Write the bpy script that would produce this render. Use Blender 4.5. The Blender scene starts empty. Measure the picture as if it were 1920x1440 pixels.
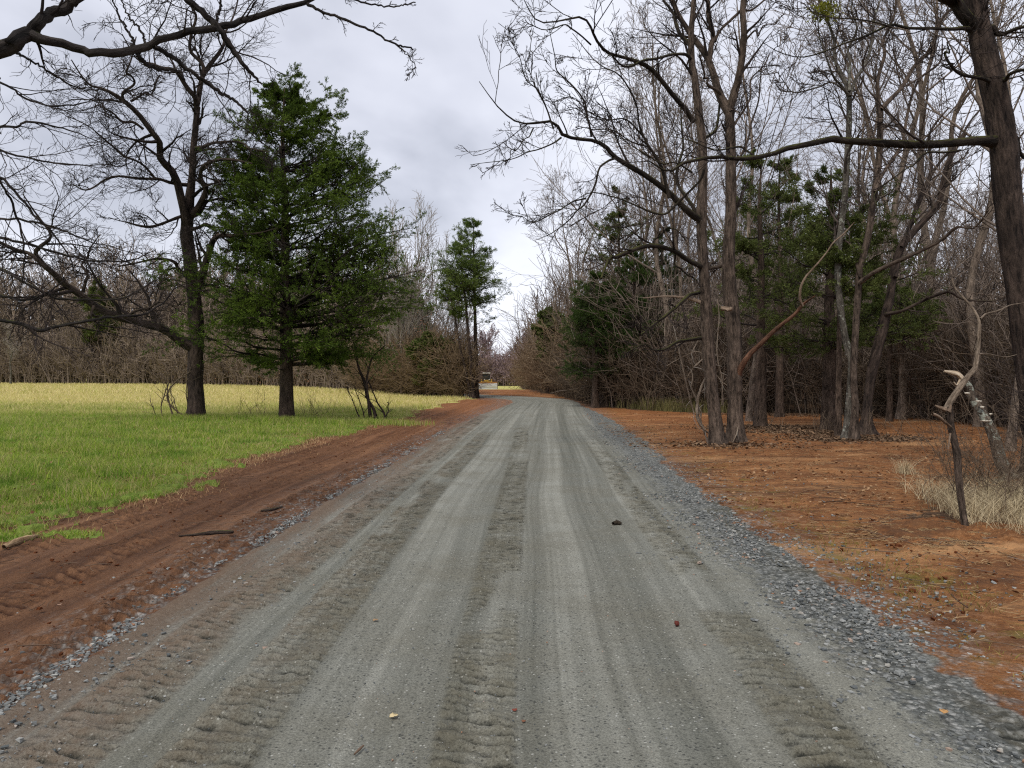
import bpy, math, random
import numpy as np
from mathutils import Vector
PI = math.pi
scene = bpy.context.scene
C = scene.collection
F = 1443.0; HOR = 700.0; EYE = 1.6
PITCH = math.atan((720 - HOR) / F)

# ------------------------------------------------------------------ noise
def hsh(ix, iy, seed):
    n = (ix.astype(np.int64) * 374761393 + iy.astype(np.int64) * 668265263 + seed * 144665) & 0x7fffffff
    n = ((n ^ (n >> 13)) * 1274126177) & 0x7fffffff
    n = n ^ (n >> 16)
    return (n & 0xffff) / 65535.0
def vnoise(x, y, seed=0):
    x = np.asarray(x, float); y = np.asarray(y, float)
    ix = np.floor(x); iy = np.floor(y); fx = x - ix; fy = y - iy
    fx = fx * fx * (3 - 2 * fx); fy = fy * fy * (3 - 2 * fy)
    a = hsh(ix, iy, seed); b = hsh(ix + 1, iy, seed); c = hsh(ix, iy + 1, seed); d = hsh(ix + 1, iy + 1, seed)
    return (a * (1 - fx) + b * fx) * (1 - fy) + (c * (1 - fx) + d * fx) * fy
def fbm(x, y, seed=0, o=4):
    s = 0; a = .5; t = 0
    for i in range(o):
        s = s + a * vnoise(x * 2 ** i, y * 2 ** i, seed + 17 * i); t += a; a *= .5
    return s / t
def sstep(a, b, x):
    t = np.clip((x - a) / (b - a), 0, 1); return t * t * (3 - 2 * t)

# ------------------------------------------------------------------ layout curves
ROADC = np.array([(0, -80), (0, -20), (-.02, 0), (-.02, 5), (.08, 10), (.3, 16), (.52, 22), (.95, 30), (1.45, 38), (1.8, 44),
                  (1.2, 48.6), (-.9, 52.8), (-3.4, 56.3), (-6, 61), (-8, 68), (-9, 80), (-8.5, 100), (-6.8, 122), (-8, 142), (-14, 170), (-26, 210)], float)
def catmull(P, n):
    P = np.asarray(P, float)
    Q = np.vstack([2 * P[0] - P[1], P, 2 * P[-1] - P[-2]])
    m = len(P) - 1
    t = np.linspace(0, m, n); i = np.minimum(t.astype(int), m - 1); f = (t - i)[:, None]
    a, b, c, d = Q[i], Q[i + 1], Q[i + 2], Q[i + 3]
    return .5 * ((2 * b) + (-a + c) * f + (2 * a - 5 * b + 4 * c - d) * f ** 2 + (-a + 3 * b - 3 * c + d) * f ** 3)
RC = catmull(ROADC, 240)
RS = np.concatenate([[0], np.cumsum(np.linalg.norm(np.diff(RC, axis=0), axis=1))])
def road_uv(x, y):
    x = np.ravel(x); y = np.ravel(y); u = np.empty_like(x); v = np.empty_like(x)
    A = RC[:-1]; D = RC[1:] - A; L = np.linalg.norm(D, axis=1); T = D / L[:, None]
    for s in range(0, len(x), 20000):
        xx = x[s:s + 20000, None] - A[None, :, 0]; yy = y[s:s + 20000, None] - A[None, :, 1]
        t = np.clip(xx * T[:, 0] + yy * T[:, 1], 0, L)
        dx = xx - t * T[:, 0]; dy = yy - t * T[:, 1]
        d2 = dx * dx + dy * dy; j = np.argmin(d2, axis=1); r = np.arange(len(j))
        sg = np.sign(xx[r, j] * T[j, 1] - yy[r, j] * T[j, 0]); sg[sg == 0] = 1
        u[s:s + 20000] = np.sqrt(d2[r, j]) * sg; v[s:s + 20000] = RS[j] + t[r, j]
    return u, v
# grass / clay line on the left: x as a function of y
GY = np.array([-80, 0, 6, 8.1, 10, 10.6, 11.3, 13.6, 15.9, 19.2, 25.7, 33, 42, 48, 52, 60], float)
GX = np.array([-6.6, -6.6, -5.9, -5.4, -4.7, -4.75, -5.15, -5.1, -4.9, -4.75, -4.3, -4.05, -3.6, -2.6, -4.5, -9], float)
# right wood edge (x as polygon), left wood edge
WOODR = [(3.6, 47), (4.3, 37), (5.8, 33.5), (8, 31.5), (11.5, 31), (14.3, 29), (15.2, 24), (11.6, 16.5), (7.6, 11.5), (5.3, 8.6), (5.4, 7),
         (7.5, 4), (10, -5), (14, -60), (400, -60), (400, 400), (1.5, 400), (1.5, 180), (1.8, 100), (2.1, 66), (3.0, 56)]
WOODL = [(-1.9, 48.5), (-2.3, 47.6), (-6.1, 54), (-11.9, 65), (-20.5, 81), (-34, 95), (-48, 104), (-96, 118), (-400, 135), (-400, 400), (-60, 400), (-16, 180),
         (-14, 100), (-12.5, 70), (-9.5, 62), (-4.6, 53.5)]
def inpoly(x, y, poly):
    x = np.asarray(x, float); y = np.asarray(y, float); r = np.zeros(x.shape, bool); n = len(poly)
    for i in range(n):
        x1, y1 = poly[i]; x2, y2 = poly[(i + 1) % n]
        if y1 == y2: continue
        r ^= ((y1 > y) != (y2 > y)) & (x < (x2 - x1) * (y - y1) / (y2 - y1) + x1)
    return r
def hmac(x, y):
    x = np.asarray(x, float); y = np.asarray(y, float)
    w = sstep(-26, -10, x)
    h = -1.25 * sstep(62, 150, y) * w
    h = h + .10 * sstep(-4.5, -9, x) * sstep(46, 30, y) + .14 * (fbm(x * .07, y * .07, 5, 2) - .5) * sstep(4, 9, np.abs(x)) * sstep(70, 40, y)
    h = h + .35 * sstep(90, 160, y) * (1 - w)
    return h
def G(px, py):
    """ground point under a photograph pixel"""
    d = 30.0
    for _ in range(40):
        x = (px - 960) / F * d
        z = float(hmac(x, d)); dn = (EYE - z) * F / max(py - HOR, 1.0); d = .5 * d + .5 * dn
    x = (px - 960) / F * d
    return np.array([x, d, float(hmac(x, d))])
cp, sp_ = math.cos(PITCH), math.sin(PITCH)
def P3(px, py, d):
    rx, ry, rz = (px - 960), F, -(py - 720)
    y = ry * cp + rz * sp_; z = -ry * sp_ + rz * cp
    s = d / y
    return np.array([rx * s, d, EYE + z * s])

# ------------------------------------------------------------------ meshes
def mesh_np(name, V, quads=None, tris=None, mat=None, parent=None, smooth=True, attrs=None, uv=None, loc=None):
    me = bpy.data.meshes.new(name)
    V = np.asarray(V, np.float32)
    if loc is not None: V = V - np.asarray(loc, np.float32)
    q = np.zeros((0, 4), np.int32) if quads is None else np.asarray(quads, np.int32)
    t = np.zeros((0, 3), np.int32) if tris is None else np.asarray(tris, np.int32)
    me.vertices.add(len(V)); me.vertices.foreach_set('co', V.ravel())
    nl = q.size + t.size
    me.loops.add(nl); me.loops.foreach_set('vertex_index', np.concatenate([q.ravel(), t.ravel()]).astype(np.int32))
    me.polygons.add(len(q) + len(t))
    ls = np.concatenate([np.arange(len(q)) * 4, q.size + np.arange(len(t)) * 3]).astype(np.int32)
    me.polygons.foreach_set('loop_start', ls)
    me.update(calc_edges=True)
    me.polygons.foreach_set('use_smooth', np.full(len(q) + len(t), smooth))
    for k, a in (attrs or {}).items():
        a = np.asarray(a, np.float32)
        if a.ndim == 1:
            at = me.attributes.new(k, 'FLOAT', 'POINT'); at.data.foreach_set('value', a)
        else:
            at = me.attributes.new(k, 'FLOAT_VECTOR', 'POINT'); at.data.foreach_set('vector', a.ravel())
    if mat: me.materials.append(mat)
    o = bpy.data.objects.new(name, me); C.objects.link(o)
    if loc is not None: o.location = tuple(float(a) for a in loc)
    if parent: o.parent = parent; o.location = (0, 0, 0)
    return o
class Acc:
    def __init__(s): s.V = []; s.Q = []; s.T = []; s.A = []; s.n = 0
    def add(s, V, Q=None, T=None, bk=None):
        if len(V) == 0: return
        s.V.append(V)
        if Q is not None and len(Q): s.Q.append(np.asarray(Q) + s.n)
        if T is not None and len(T): s.T.append(np.asarray(T) + s.n)
        s.A.append(bk if bk is not None else np.zeros((len(V), 3)))
        s.n += len(V)
    def build(s, name, mat, parent=None, smooth=True, loc=None, bk=True):
        V = np.vstack(s.V); Q = np.vstack(s.Q) if s.Q else None; T = np.vstack(s.T) if s.T else None
        if parent is not None: V = V - np.array(parent.location)
        return mesh_np(name, V, Q, T, mat, parent, smooth, {'bk': np.vstack(s.A)} if bk else None, loc=loc)
def nrm(a): return a / np.maximum(np.linalg.norm(a, axis=-1, keepdims=True), 1e-9)
def tubes(P, R, k=4, lump=0, rng=None, cap=False):
    """P (N,n,3), R (N,n) -> verts, quads, bark coords"""
    N, n, _ = P.shape
    T = np.empty_like(P); T[:, 1:-1] = P[:, 2:] - P[:, :-2]; T[:, 0] = P[:, 1] - P[:, 0]; T[:, -1] = P[:, -1] - P[:, -2]; T = nrm(T)
    ov = nrm(P[:, -1] - P[:, 0]); ref = np.zeros((N, 3)); ax = np.argmin(np.abs(ov), axis=1); ref[np.arange(N), ax] = 1
    U = nrm(np.cross(T, ref[:, None, :])); W = np.cross(T, U)
    a = np.arange(k) * 2 * PI / k
    RR = R[:, :, None] * np.ones(k)
    if lump and rng is not None:
        RR = RR * (1 + lump * (rng.random((N, n, k)) - .5) + lump * 1.2 * (rng.random((N, 1, k)) - .5))
    ca, sa = np.cos(a), np.sin(a)
    V = P[:, :, None, :] + RR[..., None] * (U[:, :, None, :] * ca[None, None, :, None] + W[:, :, None, :] * sa[None, None, :, None])
    L = np.concatenate([np.zeros((N, 1)), np.cumsum(np.linalg.norm(np.diff(P, axis=1), axis=2), axis=1)], axis=1)
    off = (np.arange(N) * 7.31)[:, None, None]
    bk = np.stack([R[:, :, None] * ca + off, R[:, :, None] * sa + 0 * off, np.broadcast_to(L[:, :, None], (N, n, k))], -1)
    b = (np.arange(N) * n * k)[:, None, None]; i = (np.arange(n - 1) * k)[None, :, None]; j = np.arange(k)[None, None, :]; j2 = (j + 1) % k
    Q = np.stack(np.broadcast_arrays(b + i + j, b + i + j2, b + i + k + j2, b + i + k + j), -1).reshape(-1, 4)
    V = V.reshape(-1, 3); bk = bk.reshape(-1, 3)
    if cap:
        n0 = len(V); V = np.vstack([V, P[:, -1] + T[:, -1] * R[:, -1:] * .5]); bk = np.vstack([bk, bk[-N:]])
        t = []
        for q in range(N):
            base = q * n * k + (n - 1) * k
            t += [(base + j, base + (j + 1) % k, n0 + q) for j in range(k)]
        return V, Q, bk, np.array(t)
    return V, Q, bk
def grow(rng, P, R, k, t=(.15, 1), lr=(.3, .6), ang=(30, 60), n=7, wig=.12, up=.04, rr=.62, rmin=.004, prof=.6, lmin=.0, keep=1.0, flat=0, absl=None, jit=1.0):
    N, m, _ = P.shape
    seg = np.linalg.norm(np.diff(P, axis=1), axis=2); L = seg.sum(1)
    tt = t[0] + (t[1] - t[0]) * (np.arange(k)[None, :] + rng.random((N, k)) * jit) / k
    f = np.clip(tt, 0, .9999) * (m - 1); i = f.astype(int); g = (f - i)[..., None]; r_ = np.arange(N)[:, None]
    A = P[r_, i]; B = P[r_, i + 1]; S = A * (1 - g) + B * g; T = nrm(B - A)
    Rt = R[r_, i] * (1 - g[..., 0]) + R[r_, i + 1] * g[..., 0]
    rnd = nrm(rng.normal(size=(N, k, 3))); perp = nrm(np.cross(T, rnd))
    if flat: perp[..., 2] *= (1 - flat); perp = nrm(perp - (perp * T).sum(-1, keepdims=True) * T)
    an = np.radians(rng.uniform(ang[0], ang[1], (N, k)))[..., None]
    D = T * np.cos(an) + perp * np.sin(an)
    ln = L[:, None] * rng.uniform(lr[0], lr[1], (N, k)) * (1 + prof * .5 - prof * tt)
    if absl: ln = rng.uniform(absl[0], absl[1], (N, k)) * (1 + prof * .5 - prof * tt)
    ok = (rng.random((N, k)) < keep) & (ln > lmin)
    S, D, ln, Rt = S[ok], D[ok], ln[ok], Rt[ok]
    M = len(S); out = np.empty((M, n, 3)); out[:, 0] = S; st = (ln / (n - 1))[:, None]
    for q in range(1, n):
        out[:, q] = out[:, q - 1] + D * st
        D = nrm(D + wig * rng.normal(size=(M, 3)) + np.array([0, 0, up]))
    r0 = np.maximum(Rt * rr, rmin * 1.2)[:, None]
    x = np.linspace(0, 1, n)[None, :]
    return out, r0 + (np.minimum(rmin, r0) - r0) * x ** .8
def limbs(spec, n=24, rng=None, wob=0.0):
    """spec: list of polylines [(px,py,dist,width_px), ...] traced limbs, each point at its own distance"""
    Ps, Rs = [], []
    for s in spec:
        A = np.array([list(P3(a[0], a[1], a[2])) + [a[3] / 2 / F * a[2]] for a in s])
        c = catmull(A, n)
        if rng is not None and wob:
            nn = catmull(rng.normal(size=(7, 3)), n) * wob * np.linspace(0, 1, n)[:, None]; nn[:1] = 0; c[:, :3] += nn * np.array([1, 1.5, 1])
        Ps.append(c[:, :3]); Rs.append(np.maximum(c[:, 3], .003))
    return np.array(Ps), np.array(Rs)
def leaves(rng, S, D, size, nper, spread=.6, width=.35, scat=.03):
    M = len(S); S = np.repeat(S, nper, 0); D = np.repeat(D, nper, 0); M = len(S)
    S = S + rng.normal(size=(M, 3)) * scat
    D = nrm(D + spread * rng.normal(size=(M, 3)))
    W = nrm(np.cross(D, rng.normal(size=(M, 3))))
    s = size * rng.uniform(.6, 1.4, (M, 1)); w = s * width
    V = np.stack([S, S + D * s * .45 + W * w * .5, S + D * s, S + D * s * .45 - W * w * .5], 1).reshape(-1, 3)
    Q = np.arange(M)[:, None] * 4 + np.arange(4)[None]
    return V, Q

def tag(o, label=None, cat=None, group=None, kind=None):
    if label: o['label'] = label
    if cat: o['category'] = cat
    if group: o['group'] = group
    if kind: o['kind'] = kind
    return o
def empty(name, loc):
    o = bpy.data.objects.new(name, None); C.objects.link(o); o.location = tuple(float(a) for a in loc); o.empty_display_size = .3
    return o
def copy_tree(o, loc, rz, sc=1.0):
    c = o.copy(); C.objects.link(c); c.location = tuple(float(a) for a in loc); c.rotation_euler = (0, 0, rz)
    c.scale = (sc, sc, sc) if not hasattr(sc, '__len__') else sc
    for ch in list(o.children):
        d = ch.copy(); C.objects.link(d); d.parent = c
    return c

# ------------------------------------------------------------------ materials
class NT:
    def __init__(s, name):
        s.m = bpy.data.materials.new(name); s.m.use_nodes = True; s.t = s.m.node_tree; s.t.nodes.clear()
        s.out = s.t.nodes.new('ShaderNodeOutputMaterial')
    def n(s, ty, **kw):
        x = s.t.nodes.new(ty)
        for k, v in kw.items():
            if hasattr(x, k) and k not in x.inputs: setattr(x, k, v)
        return x
    def link(s, a, b): s.t.links.new(a, b)
    def val(s, x, v):
        if isinstance(v, (int, float, tuple)): x.default_value = v
        else: s.link(v, x)
    def coord(s, w='Object'): return s.n('ShaderNodeTexCoord').outputs[w]
    def attr(s, nm, w='Fac'):
        a = s.n('ShaderNodeAttribute'); a.attribute_name = nm; return a.outputs[w]
    def map(s, v, sc): 
        m = s.n('ShaderNodeMapping'); m.inputs['Scale'].default_value = sc; s.link(v, m.inputs['Vector']); return m.outputs[0]
    def noise(s, v, sc, det=4, rough=.6, out='Fac', dist=0):
        x = s.n('ShaderNodeTexNoise'); s.link(v, x.inputs['Vector']); x.inputs['Scale'].default_value = sc; x.inputs['Detail'].default_value = det
        x.inputs['Roughness'].default_value = rough; x.inputs['Distortion'].default_value = dist; return x.outputs[out]
    def vor(s, v, sc, out='Distance', feat='F1'):
        x = s.n('ShaderNodeTexVoronoi'); x.feature = feat; s.link(v, x.inputs['Vector']); x.inputs['Scale'].default_value = sc; return x.outputs[out]
    def ramp(s, v, stops):
        x = s.n('ShaderNodeValToRGB'); e = x.color_ramp.elements
        while len(e) < len(stops): e.new(.5)
        for a, (p, c) in zip(e, stops):
            a.position = p; a.color = (c, c, c, 1) if isinstance(c, (int, float)) else (*c, 1)
        s.link(v, x.inputs[0]); return x.outputs[0]
    def mix(s, f, a, b, mode='MIX'):
        x = s.n('ShaderNodeMix'); x.data_type = 'RGBA'; x.blend_type = mode
        s.val(x.inputs[0], f)
        for i, v in ((6, a), (7, b)):
            if isinstance(v, tuple): x.inputs[i].default_value = (*v, 1)
            else: s.link(v, x.inputs[i])
        return x.outputs[2]
    def math(s, op, a, b=0.0, c=0.0):
        x = s.n('ShaderNodeMath'); x.operation = op; s.val(x.inputs[0], a); s.val(x.inputs[1], b); s.val(x.inputs[2], c); return x.outputs[0]
    def bump(s, h, st, dist, nr=None):
        x = s.n('ShaderNodeBump'); s.val(x.inputs['Strength'], st); x.inputs['Distance'].default_value = dist; s.link(h, x.inputs['Height'])
        if nr: s.link(nr, x.inputs['Normal'])
        return x.outputs[0]
    def bsdf(s, col, rough=.9, nr=None, spec=.25, metal=0):
        x = s.n('ShaderNodeBsdfPrincipled')
        if isinstance(col, tuple): x.inputs['Base Color'].default_value = (*col, 1)
        else: s.link(col, x.inputs['Base Color'])
        s.val(x.inputs['Roughness'], rough); x.inputs['Specular IOR Level'].default_value = spec; x.inputs['Metallic'].default_value = metal
        if nr: s.link(nr, x.inputs['Normal'])
        return x.outputs[0]
    def fin(s, sh): s.link(sh, s.out.inputs[0]); return s.m
def bark(name, dark, light, moss=0.0, mosscol=(.07, .075, .02), lich=0.0, ridge=16, bstr=1.0):
    m = NT(name); bk = m.attr('bk', 'Vector')
    w = m.noise(bk, 6, 3, .6, 'Color'); 
    v = m.map(bk, (1, 1, .22))
    r = m.noise(v, ridge * 1.5, 5, .75, dist=.5); r2 = m.noise(v, ridge * .5, 3)
    h = m.math('ADD', m.math('MULTIPLY', r, .7), m.math('MULTIPLY', r2, .4))
    c = m.ramp(h, [(.44, dark), (.60, light), (.72, tuple(min(1, a * 1.6) for a in light))])
    c = m.mix(m.ramp(m.noise(bk, 2.2, 3), [(.42, 0.), (.7, .55)]), c, tuple(a * .6 for a in dark))
    if moss:
        g = m.n('ShaderNodeNewGeometry'); sx = m.n('ShaderNodeSeparateXYZ'); m.link(g.outputs['Normal'], sx.inputs[0])
        f = m.math('ADD', m.math('MULTIPLY', sx.outputs[2], .45), m.noise(bk, 5, 5, .7))
        f = m.ramp(f, [(.95 - moss * .5, 0.), (1.12 - moss * .5, .85)])
        c = m.mix(f, c, mosscol)
    if lich:
        f = m.ramp(m.noise(bk, 9, 5, .75), [(.74 - lich * .35, 0.), (.78 - lich * .35, .8)]); c = m.mix(f, c, (.34, .36, .3))
    nr = m.bump(h, 1.0 * bstr, .06)
    return m.fin(m.bsdf(c, .92, nr, .15))
def twigmat(name, a, b):
    m = NT(name); g = m.n('ShaderNodeNewGeometry')
    c = m.mix(g.outputs['Random Per Island'], a, b)
    c = m.mix(m.ramp(m.noise(m.coord(), .8, 3), [(.4, 0.), (.65, .45)]), c, tuple(x * .55 for x in a))
    return m.fin(m.bsdf(c, .9, spec=.1))
def leafmat(name, a, b, c3, sc=.9, tr=.3):
    m = NT(name); g = m.n('ShaderNodeNewGeometry')
    c = m.mix(g.outputs['Random Per Island'], a, b)
    f = m.ramp(m.noise(m.coord(), sc, 4, .6), [(.46, 0.), (.66, .9)]); c = m.mix(f, c, c3)
    d = m.bsdf(c, .75, spec=.12); t = m.n('ShaderNodeBsdfTranslucent'); m.link(c, t.inputs[0])
    x = m.n('ShaderNodeMixShader'); x.inputs[0].default_value = tr; m.link(d, x.inputs[1]); m.link(t.outputs[0], x.inputs[2])
    return m.fin(x.outputs[0])
def plain(name, col, rough=.6, spec=.3, metal=0, var=.25, sc=6):
    m = NT(name); f = m.noise(m.coord(), sc, 4)
    c = m.mix(m.ramp(f, [(.35, 0.), (.7, 1.)]), col, tuple(a * (1 - var) for a in col))
    return m.fin(m.bsdf(c, rough, m.bump(f, .2, .01), spec, metal))
# ================================================================== GROUND
def build_ground():
    ys = [-150, -90, -55, -35, -22, -14, -9, -6, -4, -3]; y = -3.0
    while y < 1.8: y += .12; ys.append(y)
    while y < 420: y += max(.014, .0036 * y if y < 60 else .012 * y); ys.append(y)
    ys = np.array(ys)
    sc = np.linspace(-.74, .74, 860); o_ = .74 + np.cumsum(.004 * 1.13 ** np.arange(62)); sc = np.concatenate([-o_[::-1], sc, o_])
    W = np.where(ys > 0, ys + 4, 4 + 0.0 * ys); W = np.where(ys < -4, 4 + (-ys - 4) * .5, W)
    X = sc[None, :] * W[:, None]; Y = np.broadcast_to(ys[:, None], X.shape)
    sh = X.shape; x = X.ravel(); y = Y.ravel().copy()
    u, v = road_uv(x, y)
    n1 = fbm(x * 1.3, y * 1.3, 1, 4); n2 = fbm(x * 5, y * 5, 2, 3); n3 = fbm(x * .35, y * .35, 3, 3); n4 = fbm(x * 14, y * 14, 4, 3)
    sx = vnoise(u * 3.2, v * .10, 8); sx2 = vnoise(u * 8, v * .25, 9)
    # --- masks
    hw_r = 2.45 + .35 * (n1 - .5) + .22 * (n2 - .5) + .35 * sstep(8, 22, v - 80) - .3 * sstep(30, 45, v - 80)
    hw_l = 2.35 + .25 * (n1 - .5) + .2 * (n2 - .5)
    nar = 1 - .26 * sstep(24, 42, y) * sstep(70, 50, y); hw_r = hw_r * nar; hw_l = hw_l * nar
    road = sstep(.10, -.10, np.where(u > 0, u - hw_r, -u - hw_l))
    gx = np.interp(y, GY, GX) + 1.0 * (n1 - .5) + 1.1 * (n2 - .5) + .7 * (n4 - .5) + .8 * (vnoise(x * 0 + 3, y * .5, 31) - .5)
    grass = sstep(.12, -.12, x - gx) * (y < 60)
    for (cx, cy, r) in ((-4.9, 7.4, .35), (-4.35, 7.55, .3), (-5.3, 6.9, .4)):
        grass = np.maximum(grass, sstep(1.1, .6, np.hypot((x - cx) / r, (y - cy) / (r * .55)) + (n2 - .5) * 1.6))
    inR = inpoly(x + (n1 - .5) * 2.2, y + (n2 - .5) * 2, WOODR); inL = inpoly(x + (n1 - .5) * 1.6, y, WOODL)
    litter = np.where(inR | inL, 1.0, 0.0)
    for (bx_, by_, rx, ry) in ((7.3, 22.6, 1.5, .7), (7.9, 21.0, 1.6, .8), (8.5, 18.6, 1.3, .6), (9.0, 19.2, 1.4, .6), (8.0, 23.5, 2.0, .6), (4.8, 17.2, .7, .35), (8.35, 12, .8, .6), (5.4, 8.6, 1.0, .5)):
        litter = np.maximum(litter, sstep(1.15, .75, np.hypot((x - bx_) / rx, (y - by_) / ry) + (n1 - .5) * 1.6 + (n4 - .5)))
    farfield = (y > 92) & (x > -14) & ~inR
    grass = np.where(farfield, 1.0, grass); grass = np.where((y >= 60) & (x < -12), 1.0, grass)
    litter = litter * (1 - road); road = np.where((y > 92), road * 0.0 + road, road); grass = grass * (1 - road)
    # --- heights
    h = hmac(x, y)
    h += np.where(np.abs(u) < 3, -.03 * (u / 2.4) ** 2, -.045) * sstep(4.2, 3.0, np.abs(u)) * 1.0
    h += .018 * (sx - .5) * road + .008 * (sx2 - .5) * road
    h += (1 - road) * (.05 * (n1 - .5) + .014 * (n2 - .5) + .010 * (n4 - .5)) + road * (.006 * (n2 - .5) + .005 * (n4 - .5))
    # cleat tracks pressed by a tracked machine (ridges across the direction of travel)
    crumb = fbm(x * 18, y * 18, 91, 3) ** 1.3
    groove_shade = np.zeros_like(x); mud = np.zeros_like(x)
    wob0 = .24 * (vnoise(v * .055, v * 0, 41) - .5)
    wob = wob0
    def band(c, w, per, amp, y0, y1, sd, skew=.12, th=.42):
        nonlocal h, groove_shade, mud
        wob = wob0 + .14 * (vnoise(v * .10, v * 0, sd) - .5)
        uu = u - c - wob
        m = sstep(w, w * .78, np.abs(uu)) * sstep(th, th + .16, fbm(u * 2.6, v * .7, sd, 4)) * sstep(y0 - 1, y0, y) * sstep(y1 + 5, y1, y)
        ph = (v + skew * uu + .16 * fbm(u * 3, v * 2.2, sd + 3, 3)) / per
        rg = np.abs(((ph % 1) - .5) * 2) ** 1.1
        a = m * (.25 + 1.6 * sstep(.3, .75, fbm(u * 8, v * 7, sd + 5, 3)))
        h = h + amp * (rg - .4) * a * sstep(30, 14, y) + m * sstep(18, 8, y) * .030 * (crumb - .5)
        groove_shade = np.maximum(groove_shade, a * sstep(.5, .05, rg)); mud = np.maximum(mud, m)
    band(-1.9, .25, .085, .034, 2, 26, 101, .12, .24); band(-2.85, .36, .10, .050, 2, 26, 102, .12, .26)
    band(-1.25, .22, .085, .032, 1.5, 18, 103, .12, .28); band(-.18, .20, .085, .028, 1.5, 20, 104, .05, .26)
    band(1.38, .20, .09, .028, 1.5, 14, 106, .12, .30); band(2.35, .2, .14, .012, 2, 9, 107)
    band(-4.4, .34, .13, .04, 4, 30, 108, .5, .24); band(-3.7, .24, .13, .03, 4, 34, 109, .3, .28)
    # ruts in the left clay, windrow of gravel at its foot
    for c, w, d in ((-3.3, .16, .035), (-4.0, .12, .03), (-2.55, .08, .02)):
        h -= d * np.exp(-((u - c - wob * 2) / w) ** 2) * sstep(.3, .55, vnoise(u * 0 + c, v * .2, 61)) * (1 - grass)
    h += .03 * np.exp(-((u + 2.42 - wob) / .09) ** 2) * sstep(30, 15, y)
    # torn clay edge below the dry grass on the right, clods
    dd = np.hypot((x - 4.6) / 1.2, (y - 7.6) / .9)
    h += sstep(1.2, .3, dd) * (.10 * (n2 - .3) + .07 * (n4 - .4)) + .07 * sstep(.10, -.1, x - gx + .15) * sstep(-.5, -.1, x - gx + .15) * sstep(40, 20, y) * (n2)
    h += grass * .05 * (n2 - .3)
    for i in range(-1, 2): pass
    # lengthwise streak mask on the road surface
    wheel = sstep(.45, .75, sx) * road
    V = np.stack([x, y, h], 1)
    # vertex normals on the whole grid, so the sheets meet without a seam
    Z = h.reshape(sh); Xg = X; Yg = Y
    dZx = np.gradient(Z, axis=1); dXx = np.gradient(Xg, axis=1); dZy = np.gradient(Z, axis=0); dYy = np.gradient(Yg, axis=0); dXy = np.gradient(Xg, axis=0)
    gxx = dZx / dXx; gyy = (dZy - gxx * dXy) / dYy
    Nn = nrm(np.stack([-gxx, -gyy, np.ones(sh)], -1)).reshape(-1, 3)
    ny, nx = sh; i = np.arange(ny - 1)[:, None] * nx + np.arange(nx - 1)[None]
    Q = np.stack([i, i + 1, i + nx + 1, i + nx], -1).reshape(-1, 4)
    fm = lambda a: a[Q].mean(1)
    fr, fg, fl = fm(road) > .5, fm(grass) > .5, fm(litter) > .5
    cls = np.where(fr, 0, np.where(fg, 1, np.where(fl, 2, 3)))
    left = fm(u) < 0
    cls = np.where((cls == 3) & left, 4, cls)
    A = dict(rw=u + .40 * (vnoise(v * .06, v * 0, 43) - .5) + .07 * (vnoise(v * .3, v * 0, 44) - .5), road=road, grass=grass, litter=litter, groove_shade=groove_shade, mud=mud, ru=u, rv=v)
    names = {0: 'road', 1: 'ground', 2: 'woodland_floor', 3: 'cleared_ground', 4: 'verge'}
    labels = {0: 'grey gravel track curving away to the left', 1: 'green grass field turning straw yellow towards the trees', 2: 'brown leaf litter under the bare trees',
              3: 'bare orange clay clearing right of the gravel track', 4: 'rutted red clay verge left of the gravel track'}
    mat = ground_mat()
    for c, nm in names.items():
        q = Q[cls == c]
        ids, inv = np.unique(q, return_inverse=True); q2 = inv.reshape(q.shape)
        o = mesh_np(nm, V[ids], q2, None, mat, None, True, {k: a[ids] for k, a in A.items()})
        o.data.normals_split_custom_set_from_vertices(Nn[ids].astype(np.float32))
        tag(o, labels[c], None, None, 'structure')
    return None

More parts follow.
